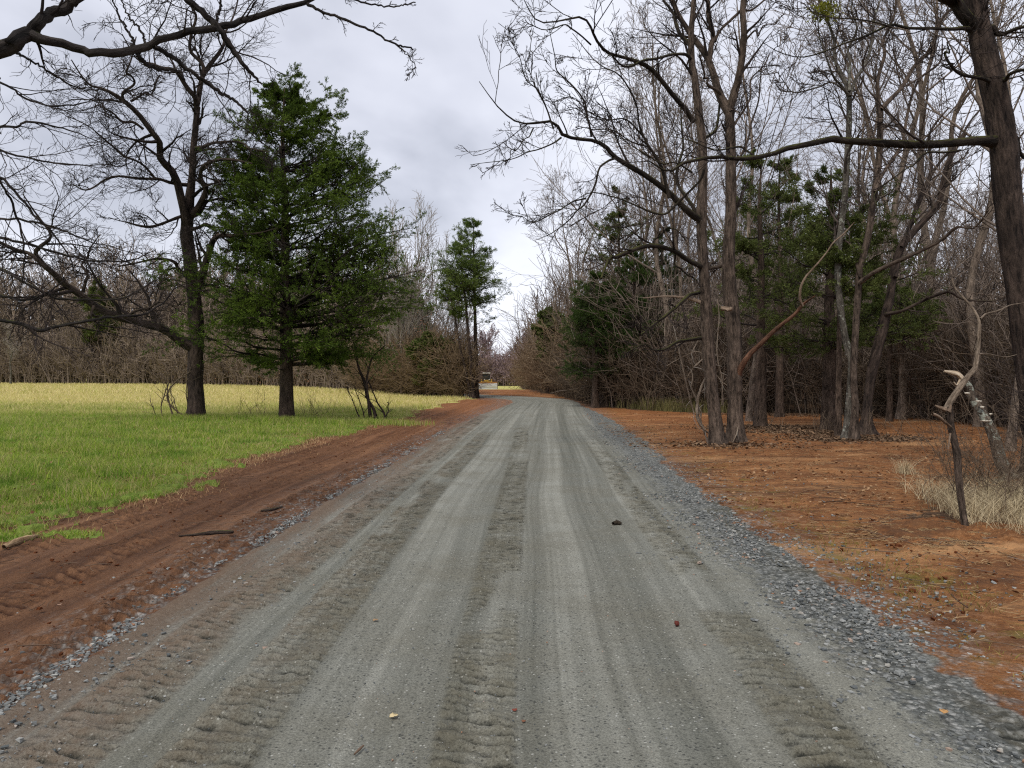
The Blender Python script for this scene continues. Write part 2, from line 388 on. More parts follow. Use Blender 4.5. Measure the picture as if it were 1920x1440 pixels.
def ground_mat():
    m = NT('ground_surface'); P = m.coord('Object')
    ru, rv, rw = m.attr('ru'), m.attr('rv'), m.attr('rw'); road, grass, lit, groove_shade, mud = (m.attr(k) for k in ('road', 'grass', 'litter', 'groove_shade', 'mud'))
    cu = m.n('ShaderNodeCombineXYZ'); m.link(rw, cu.inputs[0]); m.link(rv, cu.inputs[1]); UV = cu.outputs[0]
    nf = m.noise(P, 90, 4, .7); nm = m.noise(P, 9, 5, .65); nl = m.noise(P, 1.1, 4, .6); nvf = m.noise(P, 300, 2, .6)
    # --- gravel
    streak = m.noise(m.map(UV, (2.4, .035, 1)), 1.0, 3, .55); streak2 = m.noise(m.map(UV, (11, .07, 1)), 1.0, 3, .6)
    s = m.math('ADD', m.math('MULTIPLY', streak, .6), m.math('MULTIPLY', streak2, .4))
    g = m.ramp(s, [(.36, (.115, .118, .098)), (.49, (.185, .186, .158)), (.62, (.275, .275, .236))])
    g = m.mix(m.ramp(nl, [(.40, 0.), (.65, .5)]), g, (.150, .140, .105))
    fine = m.ramp(nf, [(.30, .50), (.50, 1.), (.72, 1.45)]); g = m.mix(1., g, fine, 'MULTIPLY')
    # coarse blue-grey stone towards the edges
    au = m.math('ABSOLUTE', ru)
    edge = m.math('ADD', m.ramp(m.math('DIVIDE', au, 3.0), [(.50, 0.), (.74, .60)]), m.math('MULTIPLY', m.math('SUBTRACT', nm, .5), 1.3))
    edge = m.math('MULTIPLY', m.ramp(edge, [(.28, 0.), (.50, 1.)]), m.ramp(m.math('DIVIDE', m.math('ADD', ru, 3.0), 6.0), [(.3, .2), (.62, .72)]))
    vc = m.vor(P, 34, 'Color'); sp = m.n('ShaderNodeSeparateXYZ'); m.link(vc, sp.inputs[0])
    st = m.ramp(sp.outputs[0], [(.0, (.045, .055, .060)), (.5, (.165, .174, .168)), (.8, (.26, .268, .258)), (1., (.38, .38, .36))])
    vd = m.vor(P, 34, 'Distance'); st = m.mix(1., st, m.ramp(vd, [(.2, 1.2), (.75, .35)]), 'MULTIPLY')
    g = m.mix(edge, g, st)
    # white chips all over
    v2 = m.vor(P, 55, 'Color'); s2 = m.n('ShaderNodeSeparateXYZ'); m.link(v2, s2.inputs[0]); d2 = m.vor(P, 55, 'Distance')
    chip = m.math('MULTIPLY', m.ramp(s2.outputs[1], [(.90, 0.), (.92, 1.)]), m.ramp(d2, [(.25, 1.), (.35, 0.)]))
    g = m.mix(m.math('MULTIPLY', chip, .8), g, (.45, .45, .40))
    dk = m.math('MULTIPLY', m.ramp(s2.outputs[2], [(.86, 0.), (.88, 1.)]), m.ramp(d2, [(.3, 1.), (.42, 0.)]))
    g = m.mix(m.math('MULTIPLY', dk, .7), g, (.035, .037, .035))
    # brown dirt dropped in the tracks, olive stains
    dirt = m.math('MULTIPLY', mud, m.ramp(m.noise(P, 4, 5, .7), [(.38, .15), (.6, .85)]))
    leftness = m.ramp(m.math('DIVIDE', m.math('ADD', ru, 3.0), 6.0), [(.10, 1.), (.36, 0.)])
    g = m.mix(m.math('MULTIPLY', dirt, .50), g, m.mix(leftness, (.105, .088, .050), (.15, .072, .034)))
    lb = m.math('MULTIPLY', m.ramp(m.math('DIVIDE', m.math('ADD', rw, 3.0), 3.0), [(.20, .95), (.52, 0.)]), m.ramp(m.noise(m.map(UV, (3, .3, 1)), 1.5, 5, .7), [(.34, .25), (.54, 1.)]))
    g = m.mix(lb, g, m.mix(nm, (.10, .055, .030), (.185, .115, .070)))
    g = m.mix(m.math('MULTIPLY', groove_shade, m.ramp(nf, [(.35, 1.), (.7, .4)])), g, (.030, .031, .025))  # shadow of the cleat grooves painted near-black into the gravel colour
    stn = m.math('MULTIPLY', m.ramp(m.noise(m.map(UV, (1.8, .35, 1)), 1.3, 5, .7), [(.62, 0.), (.72, .5)]), 1.0)
    g = m.mix(stn, g, (.075, .070, .038))
    # --- clay
    cl = m.ramp(m.math('ADD', m.math('MULTIPLY', nm, .55), m.math('MULTIPLY', nl, .45)), [(.34, (.070, .026, .010)), (.48, (.180, .074, .026)), (.60, (.300, .135, .050)), (.74, (.48, .26, .11))])
    cs = m.noise(m.map(UV, (4, .14, 1)), 1.0, 6, .68)
    cL = m.ramp(cs, [(.36, (.058, .029, .017)), (.50, (.120, .060, .032)), (.66, (.22, .115, .060))])
    lf = m.ramp(m.math('DIVIDE', m.math('ADD', ru, 6.0), 12.0), [(.40, 1.), (.52, 0.)])
    cl = m.mix(m.math('MULTIPLY', lf, .9), cl, cL)
    far = m.ramp(m.math('DIVIDE', rv, 200), [(.46, 0.), (.56, 1.)])
    cl = m.mix(m.math('MULTIPLY', far, .45), cl, (.31, .115, .036))
    cl = m.mix(1., cl, m.ramp(nf, [(.3, .62), (.55, 1.05), (.75, 1.4)]), 'MULTIPLY')
    # straw and pine needle bits on the clay
    ns = m.noise(m.map(P, (60, 14, 60)), 1.0, 4, .75, dist=1.5); ns2 = m.noise(m.map(P, (14, 60, 60)), 1.0, 4, .75, dist=1.5)
    straw = m.math('MAXIMUM', m.ramp(ns, [(.60, 0.), (.68, 1.)]), m.ramp(ns2, [(.60, 0.), (.68, 1.)]))
    straw = m.math('MULTIPLY', straw, m.ramp(ru_pos(m, ru), [(.5, .05), (.60, .55)]))
    cl = m.mix(straw, cl, (.50, .30, .15))
    pale = m.ramp(m.noise(m.map(P, (.25, .8, 1)), 1.0, 5, .65), [(.53, 0.), (.64, .6)])
    cl = m.mix(m.math('MULTIPLY', pale, m.ramp(ru_pos(m, ru), [(.5, 0.), (.6, 1.)])), cl, (.46, .26, .12))
    hum = m.ramp(m.noise(m.map(P, (.35, 1.1, 1)), 1.7, 6, .7), [(.52, 0.), (.64, .7)]); cl = m.mix(m.math('MULTIPLY', hum, m.ramp(ru_pos(m, ru), [(.5, .2), (.6, 1.)])), cl, (.095, .048, .024))
    olive = m.math('MULTIPLY', m.ramp(m.noise(P, 2.0, 5, .7), [(.54, 0.), (.64, .75)]), m.math('SUBTRACT', 1.0, m.ramp(m.math('DIVIDE', m.math('ABSOLUTE', m.math('SUBTRACT', ru, 3.1)), 1.0), [(.3, 0.), (.7, 1.)])))
    cl = m.mix(m.math('MULTIPLY', olive, .8), cl, (.15, .13, .025))
    grit = m.math('MULTIPLY', m.ramp(m.math('DIVIDE', m.math('SUBTRACT', au, 2.2), 1.5), [(.1, .9), (.75, 0.)]), m.ramp(nm, [(.45, 0.), (.62, 1.)]))
    cl = m.mix(grit, cl, st)
    cl = m.mix(m.math('MULTIPLY', groove_shade, .6), cl, (.035, .014, .008))  # same painted cleat shadow, darkening the grooves in the clay
    # --- grass soil
    sepP = m.n('ShaderNodeSeparateXYZ'); m.link(P, sepP.inputs[0])
    yd = m.math('ADD', m.math('DIVIDE', sepP.outputs[1], 100.0), m.math('MULTIPLY', m.math('SUBTRACT', nl, .5), .10))
    gg = m.mix(m.ramp(yd, [(.24, 0.), (.36, 1.)]), (.12, .19, .024), (.50, .44, .15))
    gg = m.mix(m.ramp(nm, [(.35, 0.), (.7, .75)]), gg, m.mix(m.ramp(yd, [(.24, 0.), (.36, 1.)]), (.22, .26, .06), (.38, .40, .10)))
    gg = m.mix(m.ramp(m.noise(m.map(P, (.10, .35, 1)), 1., 4, .6), [(.5, 0.), (.68, .5)]), gg, m.mix(m.ramp(yd, [(.2, 0.), (.32, 1.)]), (.2, .19, .06), (.50, .40, .17)))
    gg = m.mix(1., gg, m.ramp(nf, [(.3, .6), (.7, 1.3)]), 'MULTIPLY')
    # --- leaf litter
    ll = m.ramp(m.noise(P, 16, 5, .75), [(.35, (.040, .024, .014)), (.6, (.12, .070, .038)), (.8, (.22, .14, .08))])
    # --- blend with broken edges
    br = m.math('MULTIPLY', m.math('SUBTRACT', nf, .5), .7)
    k = lambda a: m.ramp(m.math('ADD', a, br), [(.35, 0.), (.65, 1.)])
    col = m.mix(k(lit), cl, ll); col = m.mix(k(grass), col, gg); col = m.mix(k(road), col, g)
    hh = m.math('ADD', m.math('MULTIPLY', nf, .5), m.math('MULTIPLY', nm, .8))
    hh = m.math('ADD', hh, m.math('MULTIPLY', nvf, .15)); hh = m.math('SUBTRACT', hh, m.math('MULTIPLY', m.math('MULTIPLY', vd, edge), .9))
    hh = m.math('ADD', hh, m.math('MULTIPLY', m.math('MULTIPLY', m.noise(P, 34, 3, .6), mud), 1.2)); nr = m.bump(hh, .9, .026)
    return m.fin(m.bsdf(col, .93, nr, .18))
def ru_pos(m, ru): return m.math('DIVIDE', m.math('ADD', ru, 10.0), 20.0)
build_ground()
def gz(x, y): return float(hmac(x, y))

# ------------------------------------------------------------------ stones
def build_stones(name, label, N, seed, pick, smin, smax, mat):
    rng = np.random.default_rng(seed)
    x, y = pick(rng, N)
    N = len(x); z = hmac(x, y)
    cub = np.array([[a, b, c] for a in (-1, 1) for b in (-1, 1) for c in (-1, 1)], float)
    fq = np.array([[0, 1, 3, 2], [4, 6, 7, 5], [0, 4, 5, 1], [2, 3, 7, 6], [0, 2, 6, 4], [1, 5, 7, 3]])
    V = cub[None] * rng.uniform(.35, 1.1, (N, 8, 3)) * np.stack([rng.uniform(.7, 1.3, N), rng.uniform(.5, .9, N), rng.uniform(.3, .6, N)], 1)[:, None]
    a = rng.random(N) * 2 * PI; ca, sa = np.cos(a)[:, None], np.sin(a)[:, None]
    X = V[..., 0] * ca - V[..., 1] * sa; Yy = V[..., 0] * sa + V[..., 1] * ca
    s = (smin + (smax - smin) * rng.random(N) ** 2.5)[:, None] * .5
    u, _ = road_uv(x, y)
    zz = z - np.where(np.abs(u) < 3, .03 * (u / 2.4) ** 2, .045) * sstep(4.2, 3.0, np.abs(u)) + .03 * np.exp(-((u + 2.42) / .12) ** 2)
    V = np.stack([X * s + x[:, None], Yy * s + y[:, None], V[..., 2] * s + zz[:, None] + .15 * s], -1).reshape(-1, 3)
    Q = (np.arange(N)[:, None, None] * 8 + fq[None]).reshape(-1, 4)
    o = mesh_np(name, V, Q, None, mat, None, False)
    tag(o, label, None, None, 'stuff'); return o
def stone_mat():
    m = NT('crushed_stone'); g = m.n('ShaderNodeNewGeometry')
    c = m.ramp(g.outputs['Random Per Island'], [(0, (.065, .072, .072)), (.45, (.150, .156, .150)), (.8, (.24, .246, .236)), (.93, (.34, .34, .31)), (1., (.25, .12, .06))])
    return m.fin(m.bsdf(c, .85, spec=.3))
STM = stone_mat()
def pk_r(rng, N):
    y = 2.2 + 22 * rng.random(N) ** 1.9; x0 = np.interp(y, RC[:, 1], RC[:, 0])
    u = np.where(rng.random(N) < .72, rng.normal(2.25, .33, N), rng.normal(2.6, .65, N)) + rng.random(N) * .7 * sstep(6, 3.5, y)
    k = (fbm(u * 2.4, y * 1.6, 71, 3) > .45) & (u > .9); return (x0 + u)[k], y[k]
def pk_l(rng, N):
    y = 2.2 + 20 * rng.random(N) ** 1.8; x0 = np.interp(y, RC[:, 1], RC[:, 0])
    u = np.where(rng.random(N) < .6, rng.normal(-2.42, .05, N), rng.normal(-2.2, .35, N)); k = vnoise(y * 2.3, u * 3, 5) > .38; return (x0 + u)[k], y[k]
def pk_a(rng, N):
    y = 2.2 + 12 * rng.random(N) ** 1.7; x0 = np.interp(y, RC[:, 1], RC[:, 0]); return x0 + rng.uniform(-2.3, 2.2, N), y
build_stones('loose_gravel', 'loose blue-grey crushed stone along the right edge of the track', 26000, 1, pk_r, .007, .038, STM)
build_stones('gravel_windrow', 'thin line of dark stones between the track and the red verge', 9000, 2, pk_l, .008, .036, STM)
build_stones('gravel_chips', 'small stone chips scattered over the track', 7000, 3, pk_a, .004, .014, STM)

# ------------------------------------------------------------------ clay clods and straw bits
def pk_clod(rng, N):
    y = 3 + 22 * rng.random(N) ** 1.6; x = rng.uniform(2.7, 9, N); x2 = rng.normal(4.35, .45, N); y2 = rng.normal(7.6, .35, N)
    w = rng.random(N) < .22; x = np.where(w, x2, x); y = np.where(w, y2, y); k = ~inpoly(x, y, WOODR) | w; return x[k], y[k]
def pk_clodl(rng, N):
    y = 3 + 20 * rng.random(N) ** 1.6; x = rng.uniform(-5.6, -2.6, N); k = x > np.interp(y, GY, GX) - .1; return x[k], y[k]
CLM = plain('clay_clod', (.115, .038, .014), .95, .1, var=.5, sc=20)
build_stones('clay_clods', 'dark crumbs of clay on the cleared ground', 2600, 4, pk_clod, .012, .06, CLM)
build_stones('clay_crumbs', 'dark crumbs of clay on the left verge', 1500, 5, pk_clodl, .010, .045, CLM)
def build_bits(name, label, N, seed, pick, l0, l1, r, mat, lift=.004):
    rng = np.random.default_rng(seed); x, y = pick(rng, N); N = len(x); z = hmac(x, y) + lift
    a = rng.random(N) * 2 * PI; L = rng.uniform(l0, l1, N); P = np.empty((N, 3, 3))
    for i, t in enumerate((-.5, 0, .5)):
        P[:, i, 0] = x + np.cos(a) * L * t; P[:, i, 1] = y + np.sin(a) * L * t; P[:, i, 2] = z + (.015 * rng.random(N) if i != 1 else .02 * rng.random(N))
    P[:, 1, :2] += rng.normal(size=(N, 2)) * (L * .08)[:, None]
    R = np.ones((N, 3)) * r * rng.uniform(.5, 1.4, (N, 1)); V, Q, bk = tubes(P, R, 3)
    o = mesh_np(name, V, Q, None, mat, None, True); tag(o, label, None, None, 'stuff'); return o
STRAW = twigmat('straw', (.42, .30, .16), (.30, .17, .08)); TWG = twigmat('dead_twig', (.09, .055, .035), (.20, .14, .10))
build_bits('straw_litter', 'tan straw and needles lying on the clearing', 9000, 6, pk_clod, .03, .14, .0022, STRAW, .0)
def build_leaves(name, label, N, seed, pick, size, mat, lift):
    rng = np.random.default_rng(seed); x, y = pick(rng, N); N = len(x); S = np.stack([x, y, hmac(x, y) + lift], 1); Dm = nrm(rng.normal(size=(N, 3)) * np.array([1, 1, .25]))
    W = nrm(np.cross(Dm, np.array([0, 0, 1.]) + rng.normal(size=(N, 3)) * .4)); s = size * rng.uniform(.5, 1.4, (N, 1)); w = s * rng.uniform(.25, .5, (N, 1)); up = np.array([0, 0, 1.]) * s * .18
    V = np.stack([S - Dm * s * .5 + up, S + W * w + up * 1.3, S + Dm * s * .5 + up * .8, S - W * w + up * .6, S], 1).reshape(-1, 3); i = np.arange(N)[:, None] * 5
    T = np.stack([i + np.array([[4, 0, 1]]), i + np.array([[4, 1, 2]]), i + np.array([[4, 2, 3]]), i + np.array([[4, 3, 0]])], 1).reshape(-1, 3)
    o = mesh_np(name, V, None, T, mat, None, False); tag(o, label, None, None, 'stuff'); return o
LFM = twigmat('fallen_leaf', (.13, .060, .030), (.42, .27, .15))
def pk_cl(rng, N):
    y = 7.5 + 24 * rng.random(N) ** 1.1; x = 2.6 + rng.random(N) * (y * .62 + 1); k = (~inpoly(x, y, WOODR)) & (rng.random(N) < .15 + 1.0 * sstep(.4, .7, fbm(x * .5, y * .8, 19, 3))); return x[k], y[k]
def pk_base(rng, N):
    c = np.array([(7.3, 22.6), (7.9, 21.0), (8.2, 18.8), (8.9, 19.3), (4.8, 17.2), (8.0, 23.0), (11, 30), (9, 30.5), (13, 28.5)]); j = rng.integers(0, len(c), N); return c[j, 0] + rng.normal(size=N) * .9, c[j, 1] + rng.normal(size=N) * .5
def pk_field(rng, N):
    y = 6 + 30 * rng.random(N) ** 1.3; x = -rng.random(N) * (y * .7) - 3; k = x < np.interp(y, GY, GX); return x[k], y[k]
build_leaves('fallen_leaves', 'brown dead leaves scattered over the orange clearing', 9000, 14, pk_cl, .045, LFM, .0)
build_leaves('leaf_piles', 'drifts of dead leaves round the feet of the clearing trees', 7000, 15, pk_base, .07, twigmat('leaf_pile', (.06, .036, .022), (.24, .155, .095)), .01)
build_leaves('field_leaves', 'dead leaves caught in the grass of the field', 2600, 16, pk_field, .05, LFM, .045)
build_bits('twig_litter', 'broken dark twigs lying on the clearing', 500, 7, pk_clod, .1, .5, .004, TWG)
build_bits('verge_twigs', 'thin twigs and straws lying on the left verge', 350, 8, pk_clodl, .06, .35, .0028, TWG)

# ------------------------------------------------------------------ grass
def blades(rng, x, y, z, hgt, wid, bend=.5):
    N = len(x); a = rng.random(N) * 2 * PI; b = rng.random(N) * 2 * PI; h = hgt * rng.uniform(.5, 1.4, N); w = wid * rng.uniform(.7, 1.3, N)
    lx = np.cos(b) * h * bend * rng.random(N); ly = np.sin(b) * h * bend * rng.random(N)
    dx, dy = np.cos(a) * w * .5, np.sin(a) * w * .5
    V = np.stack([np.stack([x - dx, y - dy, z - .01], 1), np.stack([x + dx, y + dy, z - .01], 1),
                  np.stack([x + dx * .7 + lx * .35, y + dy * .7 + ly * .35, z + h * .55], 1), np.stack([x - dx * .7 + lx * .35, y - dy * .7 + ly * .35, z + h * .55], 1),
                  np.stack([x + lx, y + ly, z + h], 1)], 1).reshape(-1, 3)
    i = np.arange(N)[:, None] * 5
    return V, i + np.array([[0, 1, 2, 3]]), i + np.array([[3, 2, 4]])
def grass_mat():
    m = NT('grass_blades'); g = m.n('ShaderNodeNewGeometry'); P = m.coord(); s = m.n('ShaderNodeSeparateXYZ'); m.link(P, s.inputs[0])
    nl = m.noise(P, .5, 4, .6); r = g.outputs['Random Per Island']
    green = m.ramp(r, [(0, (.12, .22, .018)), (.36, (.22, .345, .032)), (.60, (.34, .42, .055)), (.72, (.46, .43, .14)), (.88, (.40, .36, .15)), (1, (.52, .44, .22))])
    dry = m.ramp(r, [(0, (.36, .38, .08)), (.25, (.58, .50, .20)), (1, (.78, .65, .38))])
    yd = m.math('ADD', m.math('DIVIDE', s.outputs[1], 100.0), m.math('MULTIPLY', m.math('SUBTRACT', m.noise(P, .22, 5, .65), .5), .34))
    c = m.mix(m.ramp(yd, [(.25, 0.), (.40, 1.)]), green, dry)
    c = m.mix(m.ramp(m.noise(P, 3.5, 4, .7), [(.55, 0.), (.64, .6)]), c, (.50, .44, .19))
    c = m.mix(m.ramp(m.noise(P, .9, 4, .7), [(.50, 0.), (.64, .75)]), c, m.mix(m.ramp(yd, [(.22, 0.), (.36, 1.)]), (.10, .22, .02), (.44, .46, .12)))
    c = m.mix(m.ramp(m.noise(P, 1.6, 4, .7), [(.52, 0.), (.68, .5)]), c, m.mix(m.ramp(yd, [(.22, 0.), (.36, 1.)]), (.36, .35, .10), (.62, .54, .25)))
    d = m.bsdf(c, .7, spec=.12); t = m.n('ShaderNodeBsdfTranslucent'); m.link(c, t.inputs[0])
    x = m.n('ShaderNodeMixShader'); x.inputs[0].default_value = .35; m.link(d, x.inputs[1]); m.link(t.outputs[0], x.inputs[2])
    return m.fin(x.outputs[0])
GRM = grass_mat()
def build_grass():
    rng = np.random.default_rng(11); A = Acc()
    def pts(N, y0, y1, pw, xs):
        y = y0 + (y1 - y0) * rng.random(N) ** pw; x = -rng.random(N) * (xs * y + 1.5) + .5
        n1 = fbm(x * 1.3, y * 1.3, 1, 4); n2 = fbm(x * 5, y * 5, 2, 3); n4 = fbm(x * 14, y * 14, 4, 3)
        gx = np.interp(y, GY, GX) + 1.0 * (n1 - .5) + 1.1 * (n2 - .5) + .7 * (n4 - .5) + .8 * (vnoise(x * 0 + 3, y * .5, 31) - .5)
        k = (x < gx + .03) & ~inpoly(x, y, WOODL); return x[k], y[k], n2[k]
    x, y, n2 = pts(130000, 5, 36, 1.0, .78); cl = fbm(x * 1.1, y * 1.1, 177, 3); k = rng.random(len(x)) < sstep(.50, .68, cl); x, y, cl = x[k], y[k], cl[k]
    V, Q, T = blades(rng, x, y, hmac(x, y), .20, .010, 1.0); A.add(V, Q, T)
    for (N, y0, y1, pw, hg, wd) in ((260000, 4.5, 16, 1.0, .055, .007), (170000, 14, 32, 1.0, .07, .012), (90000, 30, 60, 1.0, .13, .03), (70000, 58, 120, 1.0, .2, .07)):
        x, y, n2 = pts(N, y0, y1, pw, .78)
        cl = fbm(x * 2.2, y * 2.2, 77, 3); k = rng.random(len(x)) < sstep(.22, .55, cl) + .25; x, y, n2, cl = x[k], y[k], n2[k], cl[k]
        V, Q, T = blades(rng, x, y, hmac(x, y) + .03 * n2, hg * (.5 + 1.3 * cl), wd, 1.1); A.add(V, Q, T)
    y = 5 + 28 * rng.random(26000) ** 1.3; x = np.interp(y, GY, GX) + rng.normal(size=26000) * .42 - .25; V, Q, T = blades(rng, x, y, hmac(x, y) - .035, .05, .009, 2.2)
    E = Acc(); E.add(V + np.array([0, 0, .035]), Q, T); o = E.build('straw_fringe', STRAW, bk=False); tag(o, 'torn straw along the ragged edge between grass and red clay', 'straw', None, 'stuff')
    for (bx_, by_) in ((-10.3, 24.9), (-7.2, 24.5), (-4.4, 24.0)):
        n = 2600; x = bx_ + rng.normal(size=n) * .75; y = by_ - .1 + rng.normal(size=n) * .35; V, Q, T = blades(rng, x, y, hmac(x, y), .17, .010, .9); A.add(V, Q, T)
    # small tufts stranded in the verge
    for (cx, cy, r, n) in ((-4.9, 7.4, .30, 900), (-4.35, 7.55, .25, 500), (-5.3, 6.9, .35, 700)):
        x = cx + rng.normal(size=n) * r * .5; y = cy + rng.normal(size=n) * r * .35; V, Q, T = blades(rng, x, y, hmac(x, y), .05, .007, 1.4); A.add(V, Q, T)
    o = A.build('grass', GRM, bk=False); tag(o, 'short green and straw coloured grass blades of the field', 'grass', None, 'stuff')
    # olive grass among the stones on the right edge
    A = Acc(); n = 3600; y = 3 + 7 * rng.random(n) ** 1.3; u = rng.normal(3.15, .28, n); x = u + .02
    k = vnoise(x * 2.2, y * 2.2, 55) > .52; x, y = x[k], y[k]; V, Q, T = blades(rng, x, y, hmac(x, y) - .035, .03, .004, 2.4); A.add(V, Q, T)
    o = A.build('verge_grass', twigmat('olive_grass', (.13, .13, .025), (.26, .20, .06)), bk=False); tag(o, 'sparse olive grass between stones and clay on the right', 'grass', None, 'stuff')
    # pale dead grass at the snapped sapling
    A = Acc(); n = 8000; x = 5.9 + rng.normal(size=n) * .75; y = 8.7 + rng.normal(size=n) * .75
    k = (x > 4.75 + .22 * np.abs(y - 8.0)) ; x, y = x[k], y[k]
    V, Q, T = blades(rng, x, y, hmac(x, y), .25 * (.4 + 1.1 * vnoise(x * 3, y * 3, 9)), .005, 2.1); A.add(V, Q, T)
    m = twigmat('dead_grass', (.34, .26, .15), (.58, .49, .32))
    o = A.build('dead_grass', m, bk=False); tag(o, 'pale dead grass round the snapped sapling on the right', 'grass', None, 'stuff')
    g = G(1697, 888); A = Acc(); n = 160; V, Q, T = blades(rng, g[0] + rng.normal(size=n) * .06, g[1] + rng.normal(size=n) * .06, np.full(n, g[2]), .22, .006, 1.2)
    A.add(V - g, Q, T); o = A.build('grass_tuft', m, bk=False); o.location = tuple(g); tag(o, 'single straw coloured grass tuft alone on the orange clearing', 'grass tuft')
    # fringe of tall weeds under the wood edge
    A = Acc(); n = 5000; x = rng.uniform(3.5, 9, n); y = 33 + rng.normal(size=n) * 1.2; k = inpoly(x, y, WOODR); x, y = x[k], y[k]
    V, Q, T = blades(rng, x, y, hmac(x, y), .5, .02, .6); A.add(V, Q, T); o = A.build('weeds', twigmat('weeds', (.13, .13, .04), (.20, .16, .08)), bk=False)
    tag(o, 'dull green weeds along the foot of the wood edge', 'weeds', None, 'stuff')
build_grass()
# ================================================================== TREE MATERIALS
B_DARK = bark('bark_dark_furrowed', (.012, .009, .008), (.070, .050, .040), moss=.25, ridge=14)
B_GREY = bark('bark_grey_brown', (.018, .013, .010), (.118, .087, .067), moss=.10, ridge=18)
B_LICH = bark('bark_lichen', (.030, .026, .021), (.13, .115, .095), moss=.15, lich=.45, ridge=14)
B_MOSS = bark('bark_mossy', (.008, .006, .005), (.036, .028, .021), moss=.55, mosscol=(.060, .060, .016), lich=.15, ridge=12)
B_CED = bark('bark_cedar', (.022, .015, .011), (.105, .074, .056), ridge=22)
B_NEAR = bark('bark_near_limb', (.008, .007, .007), (.050, .042, .038), moss=.2, lich=.12, ridge=10)
B_DEAD = bark('wood_bare', (.09, .060, .040), (.27, .20, .145), ridge=16, bstr=.6)
B_RED = bark('wood_rusty', (.04, .020, .013), (.17, .088, .055), ridge=14, bstr=.8)
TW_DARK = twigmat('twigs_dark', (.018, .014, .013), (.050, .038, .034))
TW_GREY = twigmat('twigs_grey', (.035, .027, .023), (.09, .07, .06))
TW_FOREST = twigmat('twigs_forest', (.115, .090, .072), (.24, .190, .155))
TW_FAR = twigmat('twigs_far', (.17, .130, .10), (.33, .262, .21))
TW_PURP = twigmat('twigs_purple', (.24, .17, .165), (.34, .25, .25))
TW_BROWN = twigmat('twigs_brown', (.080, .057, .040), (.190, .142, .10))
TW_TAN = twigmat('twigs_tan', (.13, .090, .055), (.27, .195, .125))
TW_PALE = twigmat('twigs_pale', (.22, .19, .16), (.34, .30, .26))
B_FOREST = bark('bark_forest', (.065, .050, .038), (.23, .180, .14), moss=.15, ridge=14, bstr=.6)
LF_CED = leafmat('cedar_foliage', (.036, .062, .010), (.085, .130, .018), (.135, .195, .026), 1.1)
LF_DARK = leafmat('cedar_foliage_dark', (.026, .046, .012), (.054, .088, .020), (.080, .125, .024), .8)
LF_OLIVE = leafmat('cedar_foliage_olive', (.075, .092, .024), (.130, .155, .044), (.055, .078, .018), .8)
LF_PINE = leafmat('pine_needles', (.060, .095, .022), (.125, .175, .040), (.16, .21, .05), 1.0)
LF_RUST = leafmat('russet_leaves', (.26, .13, .08), (.36, .20, .13), (.20, .10, .05), 1.0)
LF_MIST = leafmat('mistletoe_leaves', (.16, .17, .02), (.26, .26, .04), (.12, .13, .02), 4.0)

def add_lv(acc, P, R, k, lump=0, rng=None):
    V, Q, bk = tubes(P, R, k, lump, rng); acc.add(V, Q, None, bk)
def crown_from(acc, rng, P, R, spec):
    """successive orders of branches; spec: list of dicts for grow(). Returns the last two orders"""
    out = []
    for s in spec:
        s = dict(s); sides = s.pop('sides', 3); src = s.pop('src', None)
        if src is not None and src < len(out): P, R = out[src]
        P, R = grow(rng, P, R, **s); add_lv(acc, P, R, sides); out.append((P, R))
    return out
def hero_tree(name, label, cat, base, trunk_specs, limb_specs, tm, cm, orders, seed, limb_mat=None, flare=1.6, ts=18, wob=.10, group=None, tip=None):
    rng = np.random.default_rng(seed)
    root = empty(name, base); tag(root, label, cat, group)
    A = Acc()
    for sp in trunk_specs:
        P, R = limbs([sp], 44, rng, 0)
        n = P.shape[1]; s = np.linspace(0, 1, n)
        L = np.concatenate([[0], np.cumsum(np.linalg.norm(np.diff(P[0], axis=0), axis=1))])
        if sp is trunk_specs[0] or sp[0][1] > 760:
            R = R * (1 + (flare - 1) * np.exp(-L / .28))[None, :]
            P = P.copy(); P[0, 0, 2] -= .15
        V, Q, bk = tubes(P, R, ts, .10, rng)
        if sp is trunk_specs[0]:
            W = V.reshape(n, ts, 3); aa = np.arange(ts) * 2 * PI / ts; lob = .55 + .45 * np.cos(4 * aa + rng.random() * 6) + .35 * np.cos(3 * aa + rng.random() * 6)
            e_ = (flare - 1) * 1.1 * np.exp(-L / .16)[:, None] * lob[None]; W[:, :, :2] += ((W - P[0][:, None])[:, :, :2]) * e_[..., None]
        A.add(V, Q, None, bk)
    LP, LR = limbs(limb_specs, 26, rng, wob) if limb_specs else (np.zeros((0, 26, 3)), np.zeros((0, 26)))
    if len(LP):
        V, Q, bk = tubes(LP, LR, 8, .14, rng)
        if limb_mat is None: A.add(V, Q, None, bk)
        else:
            B = Acc(); B.add(V, Q, None, bk); B.build('limb', limb_mat, root)
    A.build('trunk', tm, root)
    Cn = Acc(); TP, TR = limbs([s for s in trunk_specs], 26, rng, 0)
    TP, TR = TP[:, 13:], TR[:, 13:]
    TPr, TRr = [], []
    for p, r in zip(TP, TR):
        TPr.append(catmull(p, 26)); TRr.append(np.interp(np.linspace(0, 12, 26), np.arange(13), r))
    P = np.concatenate([LP, np.array(TPr)]); R = np.concatenate([LR, np.array(TRr)])
    outs = crown_from(Cn, rng, P, R, orders)
    Cn.build('crown', cm, root)
    return root, outs, (P, R)

